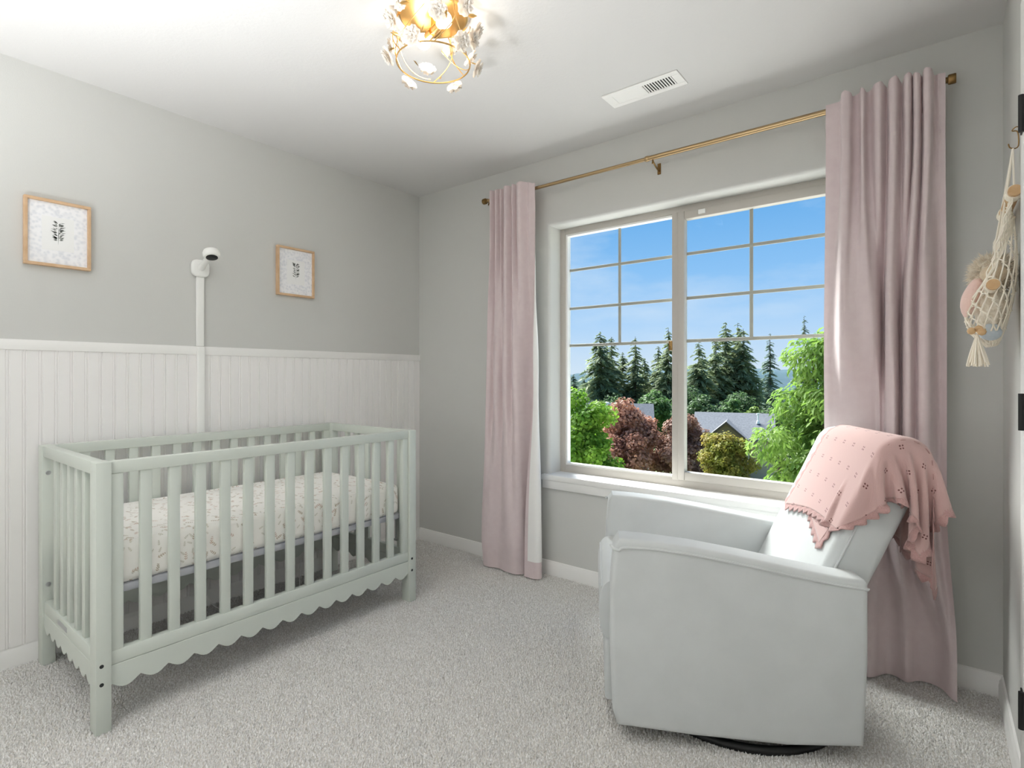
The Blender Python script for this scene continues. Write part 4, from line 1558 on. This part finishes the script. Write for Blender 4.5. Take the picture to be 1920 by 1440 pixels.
def leaves(ctrs, rads, n, size, seed, aspect=1.0, droop=0.0, shell=0.45):
    """numpy leaf quads scattered in ellipsoid clumps"""
    rg = np.random.default_rng(seed)
    ctrs, rads = np.asarray(ctrs, float), np.asarray(rads, float)
    vol = (rads.prod(axis=1)) ** (2 / 3)
    k = rg.choice(len(ctrs), n, p=vol / vol.sum())
    d = rg.normal(size=(n, 3))
    d /= np.linalg.norm(d, axis=1, keepdims=True)
    rr = (shell + (1 - shell) * rg.random(n))[:, None]
    P = ctrs[k] + d * rads[k] * rr
    # leaf frame: normal leans outward and up
    nm = d * 0.8 + np.array([0, 0, 0.55]) + rg.normal(0, 0.45, (n, 3))
    nm /= np.linalg.norm(nm, axis=1, keepdims=True)
    t = rg.normal(size=(n, 3))
    if droop:
        t = d * 0.8 + np.array([0, 0, -droop]) + rg.normal(0, 0.35, (n, 3))
    t -= nm * (t * nm).sum(1, keepdims=True)
    t /= np.linalg.norm(t, axis=1, keepdims=True) + 1e-9
    b = np.cross(nm, t)
    sz = (size * rg.uniform(0.6, 1.3, n))[:, None]
    A = P - t * sz * 0.5
    C = P + t * sz * 0.5
    m_ = P + nm * sz * 0.12
    B1 = m_ + b * sz * 0.42 / aspect
    B2 = m_ - b * sz * 0.42 / aspect
    V = np.stack([A, B1, C, B2], 1).reshape(-1, 3)
    i = (np.arange(n) * 4)[:, None]
    T = np.concatenate([i + np.array([[0, 1, 2]]), i + np.array([[0, 2, 3]])])
    return V, T


def trunk(name, base, top, r0, r1, par, limbs=(), m='bark'):
    g = Geo()
    pts = crom([base, [(base[i] + top[i]) / 2 + (0.06 * r0 if i < 2 else 0) for i in range(3)], top], 10)
    g.tube(pts, list(np.linspace(r0, r1, 10)), 9)
    for a, b in limbs:
        g.tube([a, [(a[i] * .5 + b[i] * .5) + (0.1 if i == 2 else 0) for i in range(3)], b], [r1 * .9, r1 * .6, r1 * .25], 6)
    return g.build(name, m, par)


def broadleaf(name, x, y, ztop, rw, hgt, m, n, size, seed, label, clumps=26, group=None, cat='tree', aspect=1.0, droop=0.0, base=None, taper=0.35):
    gz = ground_z(x, y) if base is None else base
    c = tag(empty(name, (x, y, gz)), label, cat, group)
    rg = np.random.default_rng(seed)
    zc = ztop - hgt / 2
    C, Rr = [], []
    for k in range(clumps):
        d = rg.normal(size=3)
        d /= np.linalg.norm(d)
        s = rg.uniform(0.45, 0.86)
        wz = 1 - taper * max(0, d[2])
        C.append((x + d[0] * rw * s * wz, y + d[1] * rw * s * wz, zc + d[2] * hgt * 0.5 * s))
        q = rg.uniform(0.24, 0.40)
        Rr.append((rw * q, rw * q, min(rw * 0.85, hgt * 0.5) * q))
    C.append((x, y, zc))
    Rr.append((rw * 0.6, rw * 0.6, hgt * 0.32))
    V, T = leaves(C, Rr, n, size, seed, aspect, droop)
    tag(put('crown', fast_mesh('crown', V, T, m), c), kind='stuff')
    lim = [((x, y, zc - hgt * 0.25), tuple(C[k])) for k in range(0, clumps, 3)]
    trunk('trunk', (x, y, gz - 0.1), (x, y, zc + hgt * 0.15), max(0.05, rw * 0.09), max(0.02, rw * 0.03), c, lim)
    return c


def conifer(name, x, y, ztop, hgt, rw, m, seed, label, group, dens=1.0):
    gz = ztop - hgt
    c = tag(empty(name, (x, y, gz)), label, 'tree', group)
    rg = np.random.default_rng(seed)
    rw = rw * 1.25
    nb = int(420 * dens)
    t = rg.random(nb) ** 0.8                      # 0 top .. 1 bottom
    t = np.sort(t)
    ln = rw * (0.07 + 0.93 * t ** 0.75) * rg.uniform(0.55, 1.12, nb) * np.where(rg.random(nb) < 0.12, 0.4, 1)
    az = rg.random(nb) * 6.283
    z0 = ztop - t * hgt * 0.86
    ns = 9
    Vs = []
    for k in range(ns):
        u = (k + 0.6) / ns
        sag = ln * (0.10 * u - 0.42 * u * u)
        q = 3
        for r_ in range(q):
            off = rg.normal(0, 0.07, nb) * ln * (1.1 - u * .4)
            cx = x + np.cos(az) * ln * u - np.sin(az) * off
            cy = y + np.sin(az) * ln * u + np.cos(az) * off
            cz = z0 + sag + rg.normal(0, 0.025, nb) * ln
            L_ = ln * rg.uniform(0.16, 0.30, nb) + 0.16
            dx = np.cos(az + rg.normal(0, 0.7, nb))
            dy = np.sin(az + rg.normal(0, 0.7, nb))
            dz = -0.35 + rg.normal(0, 0.25, nb)
            w = L_ * 0.38
            P = np.stack([cx, cy, cz], 1)
            D = np.stack([dx, dy, dz], 1)
            Bn = np.stack([-dy, dx, rg.normal(0, 0.5, nb)], 1)
            Vs.append(np.stack([P - D * L_[:, None] * .4, P + Bn * w[:, None] * .5, P + D * L_[:, None] * .8, P - Bn * w[:, None] * .5], 1))
    V = np.concatenate(Vs).reshape(-1, 3)
    n = len(V) // 4
    i = (np.arange(n) * 4)[:, None]
    T = np.concatenate([i + np.array([[0, 1, 2]]), i + np.array([[0, 2, 3]])])
    tag(put('boughs', fast_mesh('boughs', V, T, m), c), kind='stuff')
    trunk('trunk', (x, y, gz), (x, y, ztop), hgt * 0.016, 0.03, c)
    return c


def build_outside():
    # ground, falling away from the house
    n = 40
    xs = np.linspace(-420, 260, n)
    ys = np.concatenate([np.linspace(YW + 0.6, 60, 24), np.linspace(70, 700, 16)])
    V = [(x, y, ground_z(x, y)) for y in ys for x in xs]
    F = [(j * n + i, j * n + i + 1, (j + 1) * n + i + 1, (j + 1) * n + i) for j in range(len(ys) - 1) for i in range(n - 1)]
    tag(put('ground', mesh('ground', V, F, 'grass', 60)), 'grass ground outside falling away from the house', kind='structure')
    V = [(x, y, ground_z(x, y) + 0.04) for y in np.linspace(YW + 0.2, 17, 16) for x in np.linspace(-14, 12, 20)]  # unseen pale sheet, added to bounce sunlight up through the window
    F = [(j * 20 + i, j * 20 + i + 1, j * 20 + i + 21, j * 20 + i + 20) for j in range(15) for i in range(19)]
    tag(put('bounce_ground', mesh('bounce_ground', V, F, 'bounce_pale', 60)), 'pale ground sheet added below the window to bounce light into the room', kind='structure')
    # far wooded ridges, with body
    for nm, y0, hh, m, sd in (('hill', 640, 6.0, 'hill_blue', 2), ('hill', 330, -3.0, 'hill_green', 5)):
        rg = random.Random(sd)
        xs = np.linspace(-620, 260, 160)
        top = [hh + 2.5 * math.sin(x * 0.008 + sd) + 1.5 * math.sin(x * 0.023) + rg.uniform(-.7, .7) for x in xs]
        V, F = [], []
        for k, (dy, fz) in enumerate(((-90, 0.0), (-40, 0.62), (0, 1.0), (60, 0.8), (140, 0.0))):
            for x, t in zip(xs, top):
                V.append((x, y0 + dy + 0.25 * x, -24 + (t + 24) * fz + (rg.uniform(-.8, .8) if 0 < fz else 0)))
        L_ = len(xs)
        for a in range(4):
            for i in range(L_ - 1):
                F.append((a * L_ + i, a * L_ + i + 1, (a + 1) * L_ + i + 1, (a + 1) * L_ + i))
        tag(put(nm, mesh(nm, V, F, m, 60)), 'distant wooded ridge on the horizon', kind='structure')

    # conifers beyond the houses
    G = 'tall dark conifers beyond the houses'
    CN = [(-45.0, 81.6, 8.6, 21, 4.6, 'tallest dark conifer of the left window group'), (-44.9, 85.5, 7.9, 20, 3.6, 'dark conifer just right of the tallest one in the left group'),
          (-44.7, 89.5, 5.4, 18, 3.2, 'short dark conifer in the middle of the left window group'), (-41.6, 88.1, 8.0, 21, 3.4, 'slim pointed dark conifer standing apart in the left window'),
          (-35.1, 86.9, 9.1, 22, 3.5, 'dark conifer beside the middle window stile'), (-38.0, 89.6, 6.2, 19, 3.0, 'shorter conifer left of the one by the middle stile'),
          (-31.1, 90.0, 6.8, 20, 4.2, 'leftmost dark conifer in the right window'), (-29.5, 93.8, 7.4, 21, 4.0, 'dark conifer second from the left in the right window'),
          (-29.1, 97.9, 10.5, 24, 4.8, 'tall many-tipped conifer below the right grille crossing'), (-28.2, 101.9, 10.6, 24, 4.6, 'tall conifer directly behind the right grille upright'),
          (-26.4, 98.7, 9.3, 23, 4.2, 'dark conifer right of the right grille upright'), (-42.6, 94.2, 4.3, 17, 3.2, 'low conifer in the gap of the left window group'),
          (-34.0, 100.1, 4.8, 18, 3.6, 'low conifer just right of the middle window stile')]
    for i, (x, y, zt, h, w, lb) in enumerate(CN):
        conifer('conifer', x, y, zt, h, w, 'needle_dark', 20 + i, lb, G)
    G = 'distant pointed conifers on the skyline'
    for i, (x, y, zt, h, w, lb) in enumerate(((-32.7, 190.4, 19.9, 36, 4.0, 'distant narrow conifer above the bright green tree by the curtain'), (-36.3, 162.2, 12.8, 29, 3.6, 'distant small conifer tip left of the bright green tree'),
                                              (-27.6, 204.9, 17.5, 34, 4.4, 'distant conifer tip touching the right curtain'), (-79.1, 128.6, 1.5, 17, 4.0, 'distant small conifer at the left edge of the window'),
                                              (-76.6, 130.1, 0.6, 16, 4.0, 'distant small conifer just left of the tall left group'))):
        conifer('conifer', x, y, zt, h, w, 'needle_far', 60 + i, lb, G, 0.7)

    # broadleaf trees and shrubs between
    G = 'green shrubs in front of the conifers'
    for i, (x, y, zt, w, h, m, lb) in enumerate(((-24.9, 56.9, 0.2, 2.6, 5.5, 'leaf_mid', 'mid green rounded tree left of the middle window stile'), (-18.5, 64.3, -1.2, 2.0, 7.0, 'leaf_mid', 'pointed green tree behind the house roof'),
                                                 (-16.3, 63.5, -1.9, 1.9, 5.0, 'leaf_pale', 'pale green shrub above the right end of the house roof'), (-21.9, 64.6, -0.5, 3.2, 7.5, 'leaf_deep', 'deep green tree just right of the middle window stile'),
                                                 (-25.6, 69.5, 0.4, 4.0, 9.0, 'leaf_deep', 'deep green tree behind the middle window stile'), (-20.0, 72.0, 0.2, 4.0, 9.0, 'leaf_deep', 'deep green tree below the many-tipped conifer'),
                                                 (-35.5, 70.0, -1.6, 5.0, 9.5, 'leaf_deep', 'deep green tree at the foot of the left conifers'), (-30.5, 72.0, -1.2, 5.0, 9.5, 'leaf_deep', 'deep green tree behind the bronze maple crown'),
                                                 (-43.0, 70.0, -1.0, 5.0, 9.5, 'leaf_deep', 'deep green tree behind the bright green maple'), (-15.5, 75.0, 0.0, 5.0, 10.5, 'leaf_deep', 'deep green tree behind the drooping tree'))):
        broadleaf('broadleaf_tree', x, y, zt, w, h, m, 5200, 0.34, 100 + i, lb, 22, G, taper=0.6)
    broadleaf('broadleaf_tree', -21.8, 40.3, -0.45, 1.9, 4.2, 'leaf_pale', 5000, 0.24, 140, 'pale green tree behind the bright green maple', 24)
    broadleaf('maple_tree', -7.05, 12.05, 1.05, 1.12, 4.2, 'leaf_bright', 15000, 0.105, 141, 'bright green maple at the lower left of the window', 40, taper=0.15)
    broadleaf('maple_tree', -11.3, 23.3, 0.32, 1.80, 4.8, 'leaf_red', 17000, 0.15, 142, 'reddish bronze maple with a rounded crown in the left window', 40, taper=0.45)
    broadleaf('maple_tree', -9.75, 25.6, -0.10, 1.62, 4.8, 'leaf_bronze', 14000, 0.15, 143, 'dark bronze maple behind the middle window stile', 34, taper=0.4)
    broadleaf('maple_tree', -6.75, 22.6, -0.42, 1.18, 3.6, 'leaf_yellow', 12000, 0.11, 144, 'yellow green maple in front of the house', 34, taper=0.6)
    broadleaf('drooping_tree', -1.12, 9.15, 1.98, 1.15, 4.2, 'leaf_drooping', 19000, 0.12, 145, 'large bright green tree with drooping leaves beside the right curtain', 44, aspect=2.1, droop=1.2, taper=0.0)

    # houses
    def frame(x, y, rz):
        a = Matrix.Translation((x, y, 0)) @ Matrix.Rotation(rz, 4, 'Z')
        return lambda p: tuple(a @ Vector(p))

    def slab(name, pts, m, par, th=(0, 0, -0.18)):
        """a flat roof or wall sheet with thickness; pts counter-clockwise"""
        V = [Vector(p) for p in pts] + [Vector(p) + Vector(th) for p in pts]
        k = len(pts)
        F = [tuple(range(k)), tuple(range(2 * k - 1, k - 1, -1))] + [(i, k + i, k + (i + 1) % k, (i + 1) % k) for i in range(k)]
        return put(name, mesh(name, V, F, m), par)

    gx, gy = -15.3, 51.6
    gz = ground_z(gx, gy) - 0.2
    T = frame(gx, gy, R(14))
    h = tag(empty('house', (gx, gy, gz)), 'beige house with grey shingle roof and brown front gable', 'house')
    # local x to the right, y away from us, z up
    zr, ze, zg = -2.55, -4.95, -3.10
    slab('roof', [T((-3.2, 1.0, -4.75)), T((4.2, 1.0, -4.75)), T((4.2, 4.6, zr)), T((-3.2, 4.6, zr))], 'shingle', h)
    slab('roof', [T((-3.2, 8.4, -4.75)), T((-3.2, 4.6, zr)), T((4.2, 4.6, zr)), T((4.2, 8.4, -4.75))], 'shingle', h)
    slab('wall', [T((-3.0, 1.4, gz)), T((4.0, 1.4, gz)), T((4.0, 1.4, -4.85)), T((-3.0, 1.4, -4.85))], 'siding_beige', h, (0, 0.12, 0))
    slab('wall', [T((4.0, 1.4, gz)), T((4.0, 8.0, gz)), T((4.0, 8.0, -4.85)), T((4.0, 4.6, zr - 0.2)), T((4.0, 1.4, -4.85))], 'siding_beige', h, (-0.12, 0, 0))
    # front gable
    gw = 2.05
    slab('gable_wall', [T((-gw, 0, gz)), T((gw, 0, gz)), T((gw, 0, ze)), T((0, 0, zg - 0.12)), T((-gw, 0, ze))], 'siding_brown', h, (0, 0.12, 0))
    slab('wall', [T((gw, 0, gz)), T((gw, 1.6, gz)), T((gw, 1.6, ze)), T((gw, 0, ze))], 'siding_beige', h, (-0.12, 0, 0))
    slab('gable_roof', [T((0, -0.35, zg)), T((0, 3.9, zg)), T((gw + .3, 3.9, ze - .2)), T((gw + .3, -0.35, ze - .2))], 'shingle', h)
    slab('gable_roof', [T((0, 3.9, zg)), T((0, -0.35, zg)), T((-gw - .3, -0.35, ze - .2)), T((-gw - .3, 3.9, ze - .2))], 'shingle', h)
    for s in (1, -1):
        slab('fascia', [T((0, -0.38, zg + 0.02)), T((s * (gw + .32), -0.38, ze - .2)), T((s * (gw + .32), -0.38, ze - .42)), T((0, -0.38, zg - 0.22))], 'fascia', h, (0, 0.06, 0))
    w1 = slab('window', [T((1.0, -0.03, -6.6)), T((1.95, -0.03, -6.6)), T((1.95, -0.03, -5.2)), T((1.0, -0.03, -5.2))], 'blind', h, (0, 0.05, 0))
    slab('window', [T((-1.1, -0.03, -6.4)), T((-0.1, -0.03, -6.4)), T((-0.1, -0.03, -5.3)), T((-1.1, -0.03, -5.3))], 'house_glass', h, (0, 0.05, 0))
    put('chimney_pipe', mesh('p', *lathe_geo([(0.16, 0), (0.13, 0.25), (0.07, 0.3), (0.07, 0.85), (0.14, 0.86), (0.14, 1.0)], 10, T((2.7, 3.1, -3.45))), 'plastic_white', 40), h)

    gx, gy = -23.6, 45.4
    T = frame(gx, gy, R(26))
    gz = ground_z(gx, gy) - 0.2
    h = tag(empty('house', (gx, gy, gz)), 'grey shingled house roof with small vents behind the bronze maple', 'house')
    slab('roof', [T((-5, -3.2, -3.9)), T((3.6, -3.2, -3.9)), T((3.6, 0, -1.42)), T((-5, 0, -1.42))], 'shingle', h)
    slab('roof', [T((-5, 0, -1.42)), T((3.6, 0, -1.42)), T((3.6, 3.2, -3.9)), T((-5, 3.2, -3.9))], 'shingle', h)
    slab('wall', [T((-4.8, -2.9, gz)), T((3.4, -2.9, gz)), T((3.4, -2.9, -4.0)), T((-4.8, -2.9, -4.0))], 'siding_beige', h, (0, 0.12, 0))
    slab('wall', [T((3.4, -2.9, gz)), T((3.4, 2.9, gz)), T((3.4, 2.9, -4.0)), T((3.4, 0, -1.62)), T((3.4, -2.9, -4.0))], 'siding_beige', h, (-0.12, 0, 0))
    for px_, py_ in ((-0.6, -0.25), (0.35, -0.25)):
        put('roof_vent', mesh('roof_vent', *lathe_geo([(0.16, 0), (0.16, 0.2), (0.24, 0.22), (0.22, 0.34), (0.04, 0.38)], 12, T((px_, py_, -1.68))), 'plastic_white', 40), h)


build_outside()
